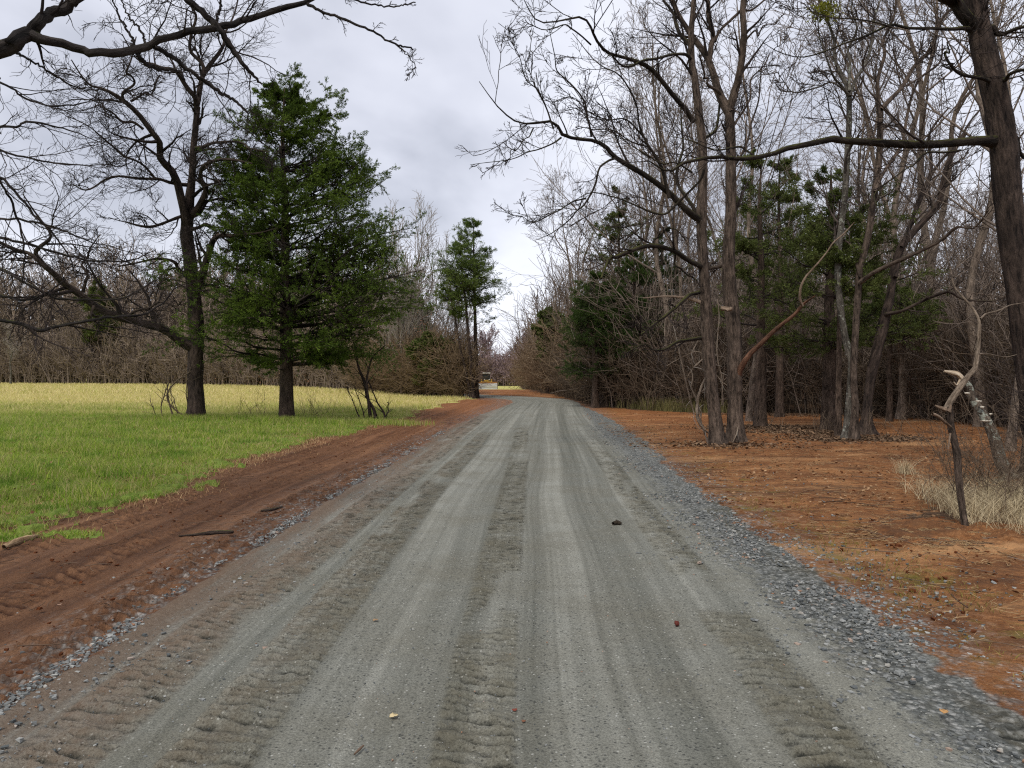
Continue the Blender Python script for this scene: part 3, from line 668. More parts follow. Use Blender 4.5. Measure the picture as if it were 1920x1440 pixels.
# ------------------------------------------------------------------ the big bare tree on the left
D = 25.0
def z_(L, d0, d1):  # give traced limbs their own distances and widths
    n = len(L); return [(a[0], a[1], d0 + (d1 - d0) * i / (n - 1), a[2]) for i, a in enumerate(L)]
b0 = G(368, 786); D = b0[1]
lt_trunk = [z_([(368, 786, 29.7), (366, 700, 27.9), (368, 620, 27.0), (364, 560, 24.3), (355, 480, 22.5), (350, 440, 22.5), (353, 395, 19.8), (360, 330, 12.6), (362, 285, 11.7), (367, 235, 10.8), (370, 200, 10.8)], D, D)]
lt_limbs = [
    z_([(369, 202, 11), (364, 180, 10), (347, 161, 9), (330, 133, 8), (305, 129, 6), (283, 122, 5), (255, 100, 3), (225, 60, 2)], D, D - 2),
    z_([(369, 200, 10), (378, 155, 9), (389, 128, 8), (417, 92, 6), (414, 69, 4), (440, 30, 3), (450, -20, 2)], D, D + 1.5),
    z_([(372, 175, 8), (380, 125, 7), (358, 92, 6), (361, 42, 5), (358, 5, 4), (350, -60, 2)], D, D - 1),
    z_([(350, 425, 20), (345, 395, 16), (328, 328, 14), (303, 300, 12), (300, 267, 11), (278, 242, 10), (250, 208, 9), (225, 189, 7), (192, 175, 5), (158, 165, 4), (139, 144, 3), (122, 111, 2)], D, D - 3.5),
    z_([(231, 192, 6), (231, 172, 5), (246, 156, 4), (239, 133, 4), (250, 111, 3), (255, 70, 2)], D - 2.7, D - 3.5),
    z_([(245, 190, 5), (262, 184, 4), (285, 170, 3), (305, 140, 2)], D - 2.5, D - 2),
    z_([(269, 242, 5), (250, 230, 5), (225, 222, 4), (206, 211, 3), (194, 194, 2), (170, 195, 2)], D - 2, D - 3),
    z_([(352, 347, 7), (319, 344, 6), (289, 337, 5), (222, 331, 4), (167, 353, 3), (125, 350, 2)], D, D - 3),
    z_([(292, 336, 5), (264, 303, 4), (236, 289, 4), (200, 264, 3), (167, 244, 2), (111, 206, 2)], D - 1, D - 4),
    z_([(366, 278, 8), (382, 273, 6), (403, 269, 5), (444, 262, 4), (472, 275, 3), (510, 290, 2)], D, D - 2.5),
    z_([(368, 540, 16), (377, 530, 14), (386, 492, 13), (400, 458, 11), (422, 444, 9), (446, 436, 7), (480, 440, 4), (515, 425, 2)], D, D - 2),
    z_([(357, 430, 8), (369, 428, 6), (385, 424, 5), (402, 431, 4), (425, 450, 3)], D, D - 1),
    z_([(358, 405, 14), (372, 389, 11), (386, 360, 10), (378, 339, 8), (382, 317, 7), (403, 305, 6), (433, 305, 5), (470, 315, 3)], D, D - 2),
    z_([(358, 520, 8), (336, 505, 7), (328, 489, 6), (303, 483, 5), (278, 486, 4), (250, 497, 3), (225, 495, 2)], D, D - 2),
    z_([(350, 402, 7), (336, 408, 6), (305, 419, 5), (278, 428, 5), (242, 425, 3), (225, 408, 2), (205, 400, 1.5)], D, D - 2),
    z_([(362, 650, 26), (340, 641, 20), (311, 619, 17), (278, 608, 16), (250, 600, 15), (217, 592, 15), (180, 575, 14), (158, 555, 13), (125, 533, 12), (105, 517, 11), (72, 489, 10), (67, 470, 8), (80, 450, 6), (80, 430, 5), (64, 400, 4), (40, 350, 2)], D, D - 4),
    z_([(85, 500, 8), (50, 474, 7), (20, 462, 6), (-30, 445, 4), (-80, 440, 2)], D - 3.5, D - 4.5),
    z_([(155, 548, 7), (163, 520, 5), (158, 500, 4), (168, 470, 3), (190, 440, 2)], D - 3, D - 3),
    z_([(230, 596, 6), (250, 588, 5), (275, 575, 4), (310, 566, 4), (340, 568, 2)], D - 2, D - 2.5),
    z_([(176, 573, 6), (174, 590, 5), (180, 605, 3), (172, 625, 2)], D - 3, D - 3),
]
lt_orders = [dict(k=9, t=(.12, 1), lr=(.14, .36), ang=(30, 75), n=8, wig=.22, up=.03, rmin=.010, sides=4),
             dict(k=6, t=(.15, 1), lr=(.35, .7), ang=(30, 65), n=7, wig=.20, up=.02, rmin=.007),
             dict(k=5, t=(.15, 1), lr=(.4, .8), ang=(25, 55), n=5, wig=.14, up=.01, rmin=.0042, lmin=.16),
             dict(k=3, t=(.15, 1), lr=(.4, .8), ang=(30, 60), n=4, wig=.14, up=.0, rmin=.0034, lmin=.14)]
hero_tree('bare_tree', 'big dark bare tree with a long low mossy limb reaching left over the grass', 'tree', b0, lt_trunk, lt_limbs, B_DARK, TW_DARK, lt_orders, 21, flare=1.25)

# ------------------------------------------------------------------ near tree outside the frame on the left, its limbs hang into the picture
nb = np.array([-8.6, 5.2, gz(-8.6, 5.2)])
def raw(pts): return [tuple(p) for p in pts]
def xyz_limb(pts):  # (x,y,z,diameter m)
    return np.array(pts, float)
rngN = np.random.default_rng(5)
root = tag(empty('overhanging_tree', nb), 'near dark tree at the left whose bare limbs hang across the top left corner', 'tree')
def wpx(a): return list(P3(a[0], a[1], a[2])) + [a[3] / F * a[2]]
tr = [[-8.6, 5.2, nb[2] - .2, .62], [-8.5, 5.25, 1.2, .50], [-8.3, 5.4, 2.6, .46], [-8.1, 5.6, 4.2, .42], [-8.3, 5.6, 6.5, .34], [-8.2, 5.5, 9, .24], [-8.5, 5.2, 12, .10]]
nl = [
    [[-8.2, 5.5, 3.3, .30], [-6.6, 5.9, 3.5, .22], [-5.2, 6.2, 3.9, .17], wpx((0, 94, 6.5, 31)), wpx((28, 76, 6.5, 29)), wpx((56, 60, 6.6, 27)), wpx((75, 40, 6.6, 22)), wpx((97, 25, 6.7, 20)), wpx((131, 11, 6.8, 19)), wpx((150, -6, 6.8, 17)), wpx((230, -50, 7, 12)), wpx((300, -140, 7.2, 6))],
    [wpx(a) for a in ((56, 64, 6.6, 24), (78, 72, 6.6, 18), (111, 81, 6.7, 17), (156, 94, 6.8, 15), (178, 99, 6.8, 15), (222, 97, 6.9, 16), (267, 87, 7, 14), (306, 75, 7, 13), (347, 60, 7.1, 13), (403, 53, 7.1, 13), (444, 44, 7.2, 12), (480, 31, 7.3, 11), (540, 14, 7.4, 10), (575, 2, 7.5, 8), (620, -20, 7.6, 5), (680, -30, 7.7, 3))],
    [wpx(a) for a in ((572, 4, 7.5, 7), (600, 20, 7.5, 5), (640, 35, 7.6, 5), (700, 60, 7.7, 4), (740, 82, 7.7, 3.5), (772, 92, 7.8, 3))],
    [wpx(a) for a in ((742, 83, 7.7, 3), (765, 104, 7.7, 2.2), (779, 126, 7.8, 1.6), (765, 140, 7.8, 1))],
    [wpx(a) for a in ((590, -10, 7.5, 5), (640, -4, 7.5, 4), (700, 8, 7.6, 3), (745, 12, 7.7, 2.5), (778, 4, 7.8, 2))],
    [wpx(a) for a in ((330, -30, 7, 14), (353, 0, 7, 13), (394, 36, 7.1, 12), (411, 55, 7.1, 11), (436, 92, 7.2, 11), (455, 117, 7.2, 8), (472, 139, 7.3, 6), (492, 160, 7.4, 3))],
    [wpx(a) for a in ((289, 88, 7, 9), (319, 105, 7.1, 8), (361, 136, 7.2, 7), (394, 161, 7.3, 7), (422, 178, 7.4, 6), (445, 192, 7.4, 5), (467, 214, 7.5, 3))],
    [wpx(a) for a in ((256, 92, 7, 9), (262, 108, 7, 8), (278, 122, 7.1, 7), (300, 130, 7.2, 6), (333, 133, 7.3, 5), (345, 150, 7.3, 4))],
    [wpx(a) for a in ((245, 90, 7, 5), (250, 75, 7, 5), (235, 50, 7, 4), (218, 20, 7, 3), (205, -20, 7, 2))],
    [wpx(a) for a in ((275, 84, 7, 5), (262, 55, 7, 4), (240, 28, 7, 3), (220, -20, 7, 2))],
    [wpx(a) for a in ((400, 52, 7.1, 6), (410, 25, 7.1, 5), (413, 0, 7.1, 4), (405, -40, 7, 2))],
    # lower limbs of the same tree
    [[-8.3, 5.4, 2.3, .16], [-7.2, 6.6, 2.3, .11], wpx((-90, 585, 9, 9)), wpx((0, 600, 9, 7)), wpx((42, 608, 9, 7)), wpx((75, 619, 9, 7)), wpx((97, 614, 9.1, 6)), wpx((150, 605, 9.2, 5.5)), wpx((194, 597, 9.2, 5)), wpx((230, 592, 9.3, 4.5)), wpx((264, 591, 9.4, 4)), wpx((300, 572, 9.5, 3)), wpx((330, 540, 9.6, 2)), wpx((350, 532, 9.7, 1.3))],
    [[-8.2, 5.5, 2.9, .13], [-7.2, 6.6, 2.9, .09], wpx((-60, 485, 9, 7)), wpx((0, 505, 9, 6)), wpx((33, 522, 9, 5)), wpx((83, 550, 9.1, 4.5)), wpx((125, 561, 9.2, 4)), wpx((217, 561, 9.3, 3)), wpx((250, 550, 9.4, 2.5)), wpx((292, 525, 9.5, 1.6))],
    [[-8.2, 5.5, 3.3, .13], [-7.2, 6.6, 3.3, .09], wpx((-60, 425, 9, 6)), wpx((0, 444, 9, 5)), wpx((42, 455, 9, 4.5)), wpx((111, 475, 9.1, 4)), wpx((156, 486, 9.2, 3.5)), wpx((222, 492, 9.3, 3)), wpx((260, 482, 9.4, 2)), wpx((292, 468, 9.4, 1.3))],
    [[-8.2, 5.5, 3.6, .13], [-7.2, 6.4, 3.7, .09], wpx((-60, 345, 8.5, 6)), wpx((0, 333, 8.5, 5)), wpx((28, 361, 8.5, 4.5)), wpx((61, 400, 8.6, 4)), wpx((100, 440, 8.7, 3)), wpx((130, 480, 8.8, 2.5)), wpx((145, 520, 8.9, 1.5))],
    [[-8.2, 5.5, 3.9, .13], [-7.2, 6.4, 4.0, .09], wpx((-50, 270, 8.5, 5)), wpx((0, 283, 8.5, 4)), wpx((56, 297, 8.6, 3.5)), wpx((117, 307, 8.7, 3)), wpx((194, 310, 8.8, 1.6)), wpx((215, 300, 8.8, 1))],
    [[-8.2, 5.5, 4.2, .13], [-7.0, 6.4, 4.3, .09], wpx((-50, 245, 8.5, 5)), wpx((0, 239, 8.5, 5)), wpx((33, 236, 8.5, 4)), wpx((56, 229, 8.6, 4)), wpx((111, 239, 8.7, 3)), wpx((155, 253, 8.8, 2)), wpx((230, 290, 8.9, 1))],
    [[-8.2, 5.5, 4.5, .13], [-7.0, 6.4, 4.6, .09], wpx((-50, 130, 8, 5)), wpx((0, 153, 8, 4)), wpx((25, 167, 8, 4)), wpx((56, 189, 8.1, 3.5)), wpx((105, 199, 8.2, 3)), wpx((155, 194, 8.3, 2.5)), wpx((180, 180, 8.3, 1.5))],
    [wpx(a) for a in ((28, 98, 6.6, 5), (55, 112, 7, 4), (83, 128, 7.2, 3.5), (125, 156, 7.4, 3), (160, 166, 7.6, 2), (200, 160, 7.7, 1.2))],
    [wpx(a) for a in ((-40, 395, 9, 5), (0, 408, 9, 4), (60, 415, 9, 4), (120, 432, 9.1, 3), (170, 455, 9.2, 2), (215, 462, 9.3, 1.2))],
    [wpx(a) for a in ((-40, 560, 9, 5), (0, 556, 9, 4), (50, 562, 9, 4), (90, 548, 9.1, 3), (115, 530, 9.2, 3), (120, 518, 9.2, 1.5))],
    [wpx(a) for a in ((-40, 300, 8, 5), (0, 340, 8.2, 4), (30, 400, 8.4, 4), (45, 470, 8.5, 3), (40, 530, 8.6, 2), (30, 580, 8.7, 1.2))],
]
def res(pts, n): c = catmull(np.array(pts, float), n); return c[:, :3], np.maximum(c[:, 3] / 2, .003)
A = Acc(); p, r = res(tr, 30); add_lv(A, p[None], r[None], 16, .1, rngN); A.build('trunk', B_NEAR, root)
A = Acc(); LPn = np.array([res(l, 36)[0] for l in nl]); LRn = np.array([res(l, 36)[1] for l in nl])
nn = rngN.normal(size=LPn.shape) * .006; LPn[:, 2:] += nn[:, 2:]
V, Q, bk = tubes(LPn, LRn, 10, .16, rngN); A.add(V, Q, None, bk); A.build('limb', B_NEAR, root)
A = Acc()
big = np.array([0, 1, 5, 6, 7, 8, 9, 10]); small = np.array([i for i in range(len(nl)) if i not in big])
g1 = grow(rngN, LPn[big], LRn[big], k=6, t=(.35, 1), absl=(.3, .9), ang=(35, 75), n=8, wig=.20, up=.05, rr=.34, rmin=.0028)
tipl = np.array([2, 3, 4]); small = np.array([i for i in small if i not in (2, 3, 4)])
g3 = grow(rngN, LPn[tipl], LRn[tipl], k=7, t=(.1, 1), absl=(.06, .22), ang=(25, 60), n=8, wig=.14, up=.02, rr=.5, rmin=.002)
g2 = grow(rngN, LPn[small], LRn[small], k=9, t=(.22, 1), absl=(.35, 1.1), ang=(20, 50), n=8, wig=.14, up=.03, rr=.55, rmin=.0026)
P = np.concatenate([g1[0], g2[0], g3[0]]); R = np.concatenate([g1[1], g2[1], g3[1]]); add_lv(A, P, R, 4)
P, R = grow(rngN, P, R, k=5, t=(.2, 1), lr=(.25, .6), ang=(25, 55), n=5, wig=.18, up=.03, rmin=.002); add_lv(A, P, R, 3)
P, R = grow(rngN, P, R, k=3, t=(.2, 1), lr=(.2, .5), ang=(25, 60), n=3, wig=.15, up=.03, rmin=.0018); add_lv(A, P, R, 3)
P, R = grow(rngN, p[None], r[None], k=16, t=(.45, 1), lr=(.15, .3), ang=(40, 70), n=8, wig=.15, up=.06, rmin=.01); P = P[P[:, -1, 0] < -7.5][:, :]; add_lv(A, P, R[:len(P)], 5)
A.build('crown', TW_DARK, root)

# ------------------------------------------------------------------ right pair of trees with the long reaching limbs
bA = G(1346, 833); bB = G(1379, 829); DA = bA[1]; DB = bB[1]
A_tr = [z_([(1346, 834, 24.0), (1338, 760, 21.6), (1330, 680, 22.4), (1325, 600, 21.6), (1320, 520, 19.2), (1315, 420, 18.4), (1318, 330, 16.8), (1316, 262, 16.0), (1309, 204, 14.4), (1303, 150, 12.8), (1297, 117, 12.0), (1296, 60, 10.4), (1301, 0, 8.8), (1306, -120, 6.4), (1300, -260, 2.4)], DA, DA)]
A_l = [
    z_([(1316, 415, 14), (1290, 396, 12), (1250, 358, 10), (1204, 326, 10), (1175, 309, 9), (1151, 291, 8), (1140, 275, 8), (1114, 258, 7), (1080, 256, 6), (1052, 258, 6), (1038, 243, 5), (997, 239, 4), (980, 222, 3), (959, 207, 3), (930, 185, 2), (901, 154, 1.2)], DA, DA - 3.2),
    z_([(1052, 258, 4), (1035, 270, 3), (1000, 283, 2.5), (970, 303, 2), (940, 312, 1.6), (898, 311, 1)], DA - 2.2, DA - 3),
    z_([(1000, 240, 3), (985, 262, 2), (962, 280, 1.6), (928, 282, 1)], DA - 2.7, DA - 3.2),
    z_([(1038, 242, 3.5), (1028, 215, 3), (1017, 187, 3), (1000, 165, 2.5), (988, 146, 2), (972, 112, 1.6), (955, 67, 1)], DA - 2.4, DA - 2.8),
    z_([(1017, 187, 2.6), (1000, 150, 2), (992, 120, 1.6), (985, 70, 1)], DA - 2.5, DA - 2.2),
    z_([(1109, 257, 4), (1104, 222, 3.5), (1100, 195, 3), (1087, 172, 3), (1060, 145, 2.5), (1041, 125, 2), (1025, 95, 1.6), (1018, 74, 1)], DA - 1.6, DA - 2.2),
    z_([(1156, 296, 5), (1140, 302, 4.5), (1122, 318, 4), (1114, 350, 4), (1098, 372, 3.5), (1080, 392, 3), (1064, 417, 2.5), (1030, 445, 1.8), (1000, 452, 1)], DA - 1, DA - 2),
    z_([(1098, 372, 3), (1072, 378, 2.5), (1045, 398, 2), (1010, 418, 1.6), (975, 408, 1.2), (955, 398, 1)], DA - 1.5, DA - 2.5),
    z_([(1300, 228, 10), (1285, 205, 9), (1262, 178, 8), (1242, 152, 8), (1222, 128, 8), (1195, 112, 7), (1160, 102, 6), (1137, 96, 5.5), (1110, 72, 5), (1092, 48, 4), (1074, 28, 4), (1045, 30, 3), (1010, 30, 2.5), (985, 12, 2), (960, -15, 1)], DA, DA - 3),
    z_([(1296, 112, 7), (1285, 101, 6), (1262, 102, 5), (1228, 111, 5), (1195, 112, 5), (1162, 119, 4), (1148, 108, 2.5), (1135, 115, 1.5)], DA, DA - 2),
    z_([(1108, 84, 3.5), (1088, 66, 3), (1072, 55, 3), (1055, 45, 2.5), (1020, 50, 2), (985, 35, 1.6), (955, 60, 1.2), (922, 48, 1)], DA - 2, DA - 3.2),
    z_([(1255, 372, 7), (1240, 312, 6), (1215, 268, 5), (1200, 230, 4), (1188, 195, 3.5), (1170, 165, 3), (1145, 140, 2.5), (1108, 112, 2), (1078, 67, 1.2)], DA - .5, DA - 1),
    z_([(1212, 262, 3.5), (1180, 230, 3), (1158, 225, 2.5), (1120, 215, 2), (1080, 195, 1.5), (1030, 182, 1)], DA - .5, DA - 1.5),
    z_([(1215, 275, 3), (1180, 262, 2.5), (1140, 240, 2), (1105, 238, 1.5), (1080, 235, 1)], DA - .5, DA - 1.2),
    z_([(1314, 410, 9), (1290, 375, 7), (1272, 345, 6), (1268, 310, 5), (1280, 270, 4), (1270, 220, 3), (1275, 160, 2)], DA, DA + 1.5),
    z_([(1297, 90, 8), (1272, 55, 7), (1255, 20, 5), (1235, -10, 4), (1180, -60, 2)], DA, DA + 1),
    z_([(1318, 262, 6), (1345, 235, 5), (1350, 180, 4), (1330, 120, 3), (1340, 60, 2)], DA, DA + 2),
    # low mossy dead limbs
    z_([(1318, 502, 10), (1300, 490, 9), (1270, 474, 9), (1230, 466, 9), (1195, 468, 8), (1165, 480, 7), (1140, 492, 6), (1118, 513, 4)], DA, DA - 2),
    z_([(1225, 468, 4), (1232, 445, 3.5), (1248, 430, 3), (1268, 428, 2.5), (1285, 440, 1.5)], DA - 1, DA - 1),
    z_([(1312, 548, 8), (1290, 556, 7), (1262, 577, 6), (1238, 600, 6), (1220, 617, 5), (1198, 630, 4)], DA, DA - 1.6),
    z_([(1220, 617, 3), (1205, 612, 3), (1192, 614, 2)], DA - 1.2, DA - 1.6),
    z_([(1316, 634, 7), (1290, 637, 6), (1265, 645, 5), (1235, 652, 4), (1205, 664, 3), (1180, 662, 2)], DA, DA - 1.6),
    z_([(1266, 478, 4), (1268, 500, 3.5), (1280, 510, 3), (1300, 518, 3), (1312, 528, 2.5)], DA - .5, DA),
]
lo = [dict(k=6, t=(.2, 1), lr=(.14, .32), ang=(20, 55), n=8, wig=.10, up=.045, rmin=.006, sides=4, rr=.5),
      dict(k=5, t=(.15, 1), lr=(.3, .6), ang=(25, 55), n=6, wig=.11, up=.035, rmin=.0045),
      dict(k=4, t=(.15, 1), lr=(.3, .6), ang=(25, 50), n=4, wig=.12, up=.03, rmin=.0035, lmin=.05),
      dict(k=2, t=(.3, 1), lr=(.3, .5), ang=(25, 50), n=3, wig=.10, up=.03, rmin=.0028, lmin=.04)]
rA, oA, _ = hero_tree('bare_tree', 'left trunk of the close grey pair, its long bare limbs reaching left', 'tree', bA, A_tr, A_l, B_GREY, TW_DARK, lo, 22, limb_mat=B_MOSS, flare=1.45)
B_tr = [z_([(1379, 830, 29.5), (1378, 760, 26.2), (1377, 700, 27.9), (1376, 620, 27.1), (1368, 540, 25.4), (1366, 480, 23.0), (1370, 400, 20.5), (1370, 330, 19.7), (1370, 262, 18.0), (1367, 204, 16.4)], DB, DB)]
B_l = [
    z_([(1368, 212, 19), (1352, 180, 16), (1342, 145, 14), (1326, 111, 12), (1310, 82, 11), (1297, 58, 10), (1278, 25, 9), (1259, 0, 8), (1225, -60, 5), (1200, -140, 3)], DB, DB + .8),
    z_([(1330, 112, 10), (1334, 85, 10), (1338, 67, 9), (1332, 35, 9), (1326, 0, 8), (1318, -80, 5), (1325, -160, 3)], DB + .5, DB + .5),
    z_([(1340, 78, 6), (1350, 55, 5), (1375, 35, 5), (1398, 20, 4), (1430, -5, 3), (1460, -30, 2)], DB + .5, DB + 1),
    z_([(1368, 210, 17), (1375, 170, 15), (1385, 131, 13), (1393, 70, 12), (1399, 0, 11), (1410, -100, 8), (1400, -220, 4)], DB, DB - .5),
    z_([(1350, 175, 6), (1333, 160, 5), (1316, 140, 4), (1308, 128, 3)], DB, DB - .6),
    z_([(1372, 240, 5), (1395, 210, 4), (1420, 150, 3), (1440, 100, 2)], DB, DB + 1),
    z_([(1372, 320, 5), (1400, 270, 4), (1425, 200, 3), (1430, 120, 2)], DB, DB + 1.5),
    z_([(1364, 480, 8), (1350, 500, 7), (1335, 505, 6), (1325, 500, 4)], DB, DB + .3),
    z_([(1390, 85, 4), (1415, 60, 3), (1440, 50, 2), (1475, 20, 1.5)], DB, DB - 1),
]
rB, oB, _ = hero_tree('bare_tree', 'thicker grey bare tree, right trunk of the close pair, with a rusty torn limb', 'tree', bB, B_tr, B_l, B_GREY, TW_DARK, lo, 23, flare=1.4)
A = Acc(); P, R = limbs([z_([(1380, 716, 14), (1388, 692, 11), (1400, 672, 9), (1428, 645, 8), (1460, 612, 7), (1485, 592, 6), (1502, 575, 5), (1515, 566, 4), (1528, 560, 2)], DB, DB - 1.2)], 26, rngN, .02)
V, Q, bk = tubes(P, R, 9, .2, rngN); A.add(V, Q, None, bk); o = A.build('torn_limb', B_RED, rB); o['label'] = 'rusty brown torn limb rising to the right'
A = Acc(); P, R = limbs([z_([(1505, 574, 5), (1500, 560, 5), (1502, 540, 4.5), (1512, 520, 4), (1530, 498, 3.5), (1548, 475, 3), (1562, 455, 2.5), (1585, 435, 2.5), (1600, 418, 1.5)], DB - 1, DB - 1.5)], 30, rngN, .03)
V, Q, bk = tubes(P, R, 8, .2, rngN); A.add(V, Q, None, bk); o = A.build('dead_branch', B_DEAD, rB); o['label'] = 'pale barkless branch at the end of the torn limb'
A = Acc(); P, R = limbs([z_([(1352, 578, 8), (1370, 580, 8), (1362, 581, 5)], DA - .1, DA - .3), z_([(1312, 567, 8), (1300, 562, 7), (1285, 558, 6), (1255, 556, 4), (1225, 557, 3), (1205, 558, 2)], DA - .1, DA - .4)], 14, rngN, .01)
V, Q, bk = tubes(P, R, 7, .2, rngN); A.add(V, Q, None, bk); o = A.build('broken_stub', B_DEAD, rA); o['label'] = 'pale split stubs of a broken limb'

# ------------------------------------------------------------------ leaning tree at the right edge with the long level limb
bE = np.array([8.35, 12.0, gz(8.35, 12.0)]); DE = 12.0
pE = (bE[0] / DE * F + 960, HOR + (EYE - bE[2]) / DE * F)
E_tr = [z_([(pE[0], pE[1], 66), (1950, 810, 56), (1938, 710, 52), (1922, 600, 50), (1898, 430, 48), (1889, 350, 47), (1881, 265, 47), (1866, 175, 44), (1846, 95, 42), (1830, 20, 38), (1822, -60, 32), (1800, -200, 22), (1790, -400, 10)], DE, DE)]
E_l = [
    z_([(1872, 266, 26), (1853, 264, 21), (1835, 262, 18), (1788, 264, 16), (1730, 267, 16), (1672, 264, 15), (1628, 261, 14), (1584, 260, 13), (1561, 260, 13), (1526, 271, 12), (1482, 280, 10), (1453, 292, 9), (1415, 300, 9), (1380, 304, 8), (1356, 309, 7), (1298, 324, 6), (1265, 344, 4), (1240, 335, 3), (1215, 322, 2)], DE, DE - 1.5),
    z_([(1320, 318, 5), (1312, 338, 4), (1283, 362, 4), (1262, 376, 4), (1245, 395, 4), (1225, 401, 4), (1187, 391, 3), (1152, 379, 2.5), (1108, 370, 2), (1070, 385, 1.2)], DE - 1.2, DE - 1),
    z_([(1298, 324, 4), (1262, 305, 3), (1232, 298, 3), (1190, 280, 2), (1150, 268, 1.5), (1120, 265, 1)], DE - 1.3, DE - 1.5),
    z_([(1415, 300, 5), (1408, 284, 4), (1395, 277, 4), (1370, 278, 3.5), (1330, 274, 3), (1280, 272, 2), (1240, 272, 1)], DE - .9, DE - 1),
    z_([(1832, 60, 28), (1812, 30, 24), (1790, 8, 22), (1765, -12, 19), (1720, -50, 13), (1660, -100, 7), (1600, -180, 3)], DE, DE - .5),
    z_([(1842, 60, 11), (1812, 54, 9), (1780, 56, 7), (1745, 54, 6), (1700, 54, 6), (1672, 51, 5), (1637, 69, 4), (1584, 85, 3.5), (1543, 99, 3), (1497, 109, 2.5), (1453, 102, 1.8), (1425, 92, 1)], DE, DE - 1.2),
    z_([(1672, 51, 4), (1640, 40, 3), (1590, 40, 2.5), (1550, 38, 2), (1500, 22, 1.5), (1450, 5, 1)], DE - .7, DE - 1),
    z_([(1845, 58, 10), (1875, 55, 8), (1920, 44, 6), (1970, 20, 4)], DE, DE - .5),
    z_([(1866, 160, 9), (1840, 148, 7), (1810, 140, 6), (1785, 128, 5), (1765, 105, 3), (1742, 92, 2)], DE, DE - 1),
    z_([(1862, 150, 8), (1890, 152, 7), (1920, 140, 6), (1970, 130, 4)], DE, DE - 1),
    z_([(1784, 135, 4), (1775, 120, 3), (1790, 112, 3), (1782, 100, 2), (1795, 92, 1.5)], DE - .8, DE - .8),
    z_([(1900, 255, 8), (1930, 275, 6), (1980, 300, 4)], DE, DE),
    z_([(1800, 282, 5), (1770, 284, 4), (1730, 290, 3.5), (1700, 305, 3), (1660, 340, 2), (1630, 372, 1.4)], DE - .4, DE - 1),
]
loE = [dict(k=6, t=(.2, 1), absl=(.4, 1.3), ang=(25, 65), n=8, wig=.13, up=.05, rmin=.005, sides=4, rr=.42),
       dict(k=5, t=(.15, 1), lr=(.25, .55), ang=(25, 55), n=5, wig=.14, up=.03, rmin=.004),
       dict(k=3, t=(.15, 1), lr=(.25, .55), ang=(30, 60), n=4, wig=.15, up=.03, rmin=.003, lmin=.04)]
rE, oE, _ = hero_tree('bare_tree', 'dark furrowed tree leaning at the right edge with a long level mossy limb', 'tree', bE, E_tr, E_l, B_DARK, TW_DARK, loE, 24, limb_mat=B_MOSS, flare=1.5, ts=22)

# ------------------------------------------------------------------ clump of trees in the clearing on the right
def mid_tree(label, px, py, trunk, lims, tm, cm, seed, limb_mat=None, group='trees left standing in the orange clearing', orders=None):
    b = G(px, py); d = b[1]
    T = [z_([(px, py + 1, trunk[0][2])] + trunk[1:], d, d + .3)]
    L = [z_(l, d, d + dd) for l, dd in lims]
    o = orders or [dict(k=6, t=(.2, 1), lr=(.14, .30), ang=(25, 55), n=7, wig=.12, up=.06, rmin=.009, sides=4, rr=.5),
                   dict(k=5, t=(.15, 1), lr=(.3, .55), ang=(25, 50), n=5, wig=.13, up=.05, rmin=.007),
                   dict(k=4, t=(.15, 1), lr=(.25, .55), ang=(30, 55), n=4, wig=.14, up=.03, rmin=.006, lmin=.06)]
    return hero_tree('bare_tree', label, 'tree', b, T, L, tm, cm, o, seed, limb_mat=limb_mat, flare=1.7, ts=12, group=group)
mid_tree('slim clearing tree with white lichen on its foot and a pale upper stem', 1590, 823,
         [(1590, 823, 15), (1592, 770, 15), (1596, 715, 14), (1598, 680, 15), (1592, 660, 14), (1583, 625, 12), (1575, 570, 12), (1571, 513, 12), (1574, 450, 11), (1583, 380, 11), (1588, 300, 11), (1592, 230, 10), (1592, 170, 9)],
         [([(1592, 172, 8), (1580, 140, 7), (1570, 100, 6), (1560, 60, 5), (1545, 10, 4), (1530, -60, 2)], 1), ([(1593, 180, 7), (1603, 145, 6), (1620, 110, 5), (1630, 60, 4), (1640, 0, 3), (1650, -50, 2)], 1),
          ([(1591, 178, 6), (1575, 160, 5), (1560, 140, 4), (1545, 90, 3), (1525, 40, 2), (1500, 5, 1.5)], -1), ([(1592, 170, 6), (1594, 120, 5), (1600, 60, 4), (1610, -20, 2)], 0),
          ([(1590, 175, 4), (1560, 155, 3), (1525, 165, 3), (1490, 160, 2), (1458, 145, 1)], -1.5)], B_LICH, TW_GREY, 31)
mid_tree('dark forked tree in the orange clearing with a side limb rising right', 1600, 824,
         [(1600, 824, 13), (1603, 760, 12), (1600, 700, 12), (1603, 640, 12), (1608, 560, 12), (1613, 500, 12), (1627, 447, 12), (1637, 380, 11), (1648, 300, 11), (1650, 240, 10), (1652, 200, 9)],
         [([(1612, 530, 9), (1640, 510, 8), (1693, 483, 7), (1757, 453, 6), (1790, 435, 4), (1817, 420, 3), (1850, 395, 2)], -2), ([(1652, 205, 8), (1680, 175, 7), (1700, 150, 7), (1735, 100, 6), (1770, 50, 5), (1810, -10, 3)], 1),
          ([(1650, 230, 8), (1648, 170, 7), (1655, 110, 6), (1675, 50, 5), (1690, -30, 3)], 1), ([(1640, 360, 6), (1660, 320, 6), (1690, 260, 6), (1715, 190, 5), (1745, 130, 4), (1775, 80, 3)], 1.5),
          ([(1650, 220, 5), (1640, 160, 4), (1620, 90, 3), (1610, 40, 2)], 0), ([(1612, 520, 5), (1600, 470, 4), (1585, 440, 3), (1570, 400, 2)], 1)], B_GREY, TW_GREY, 32)
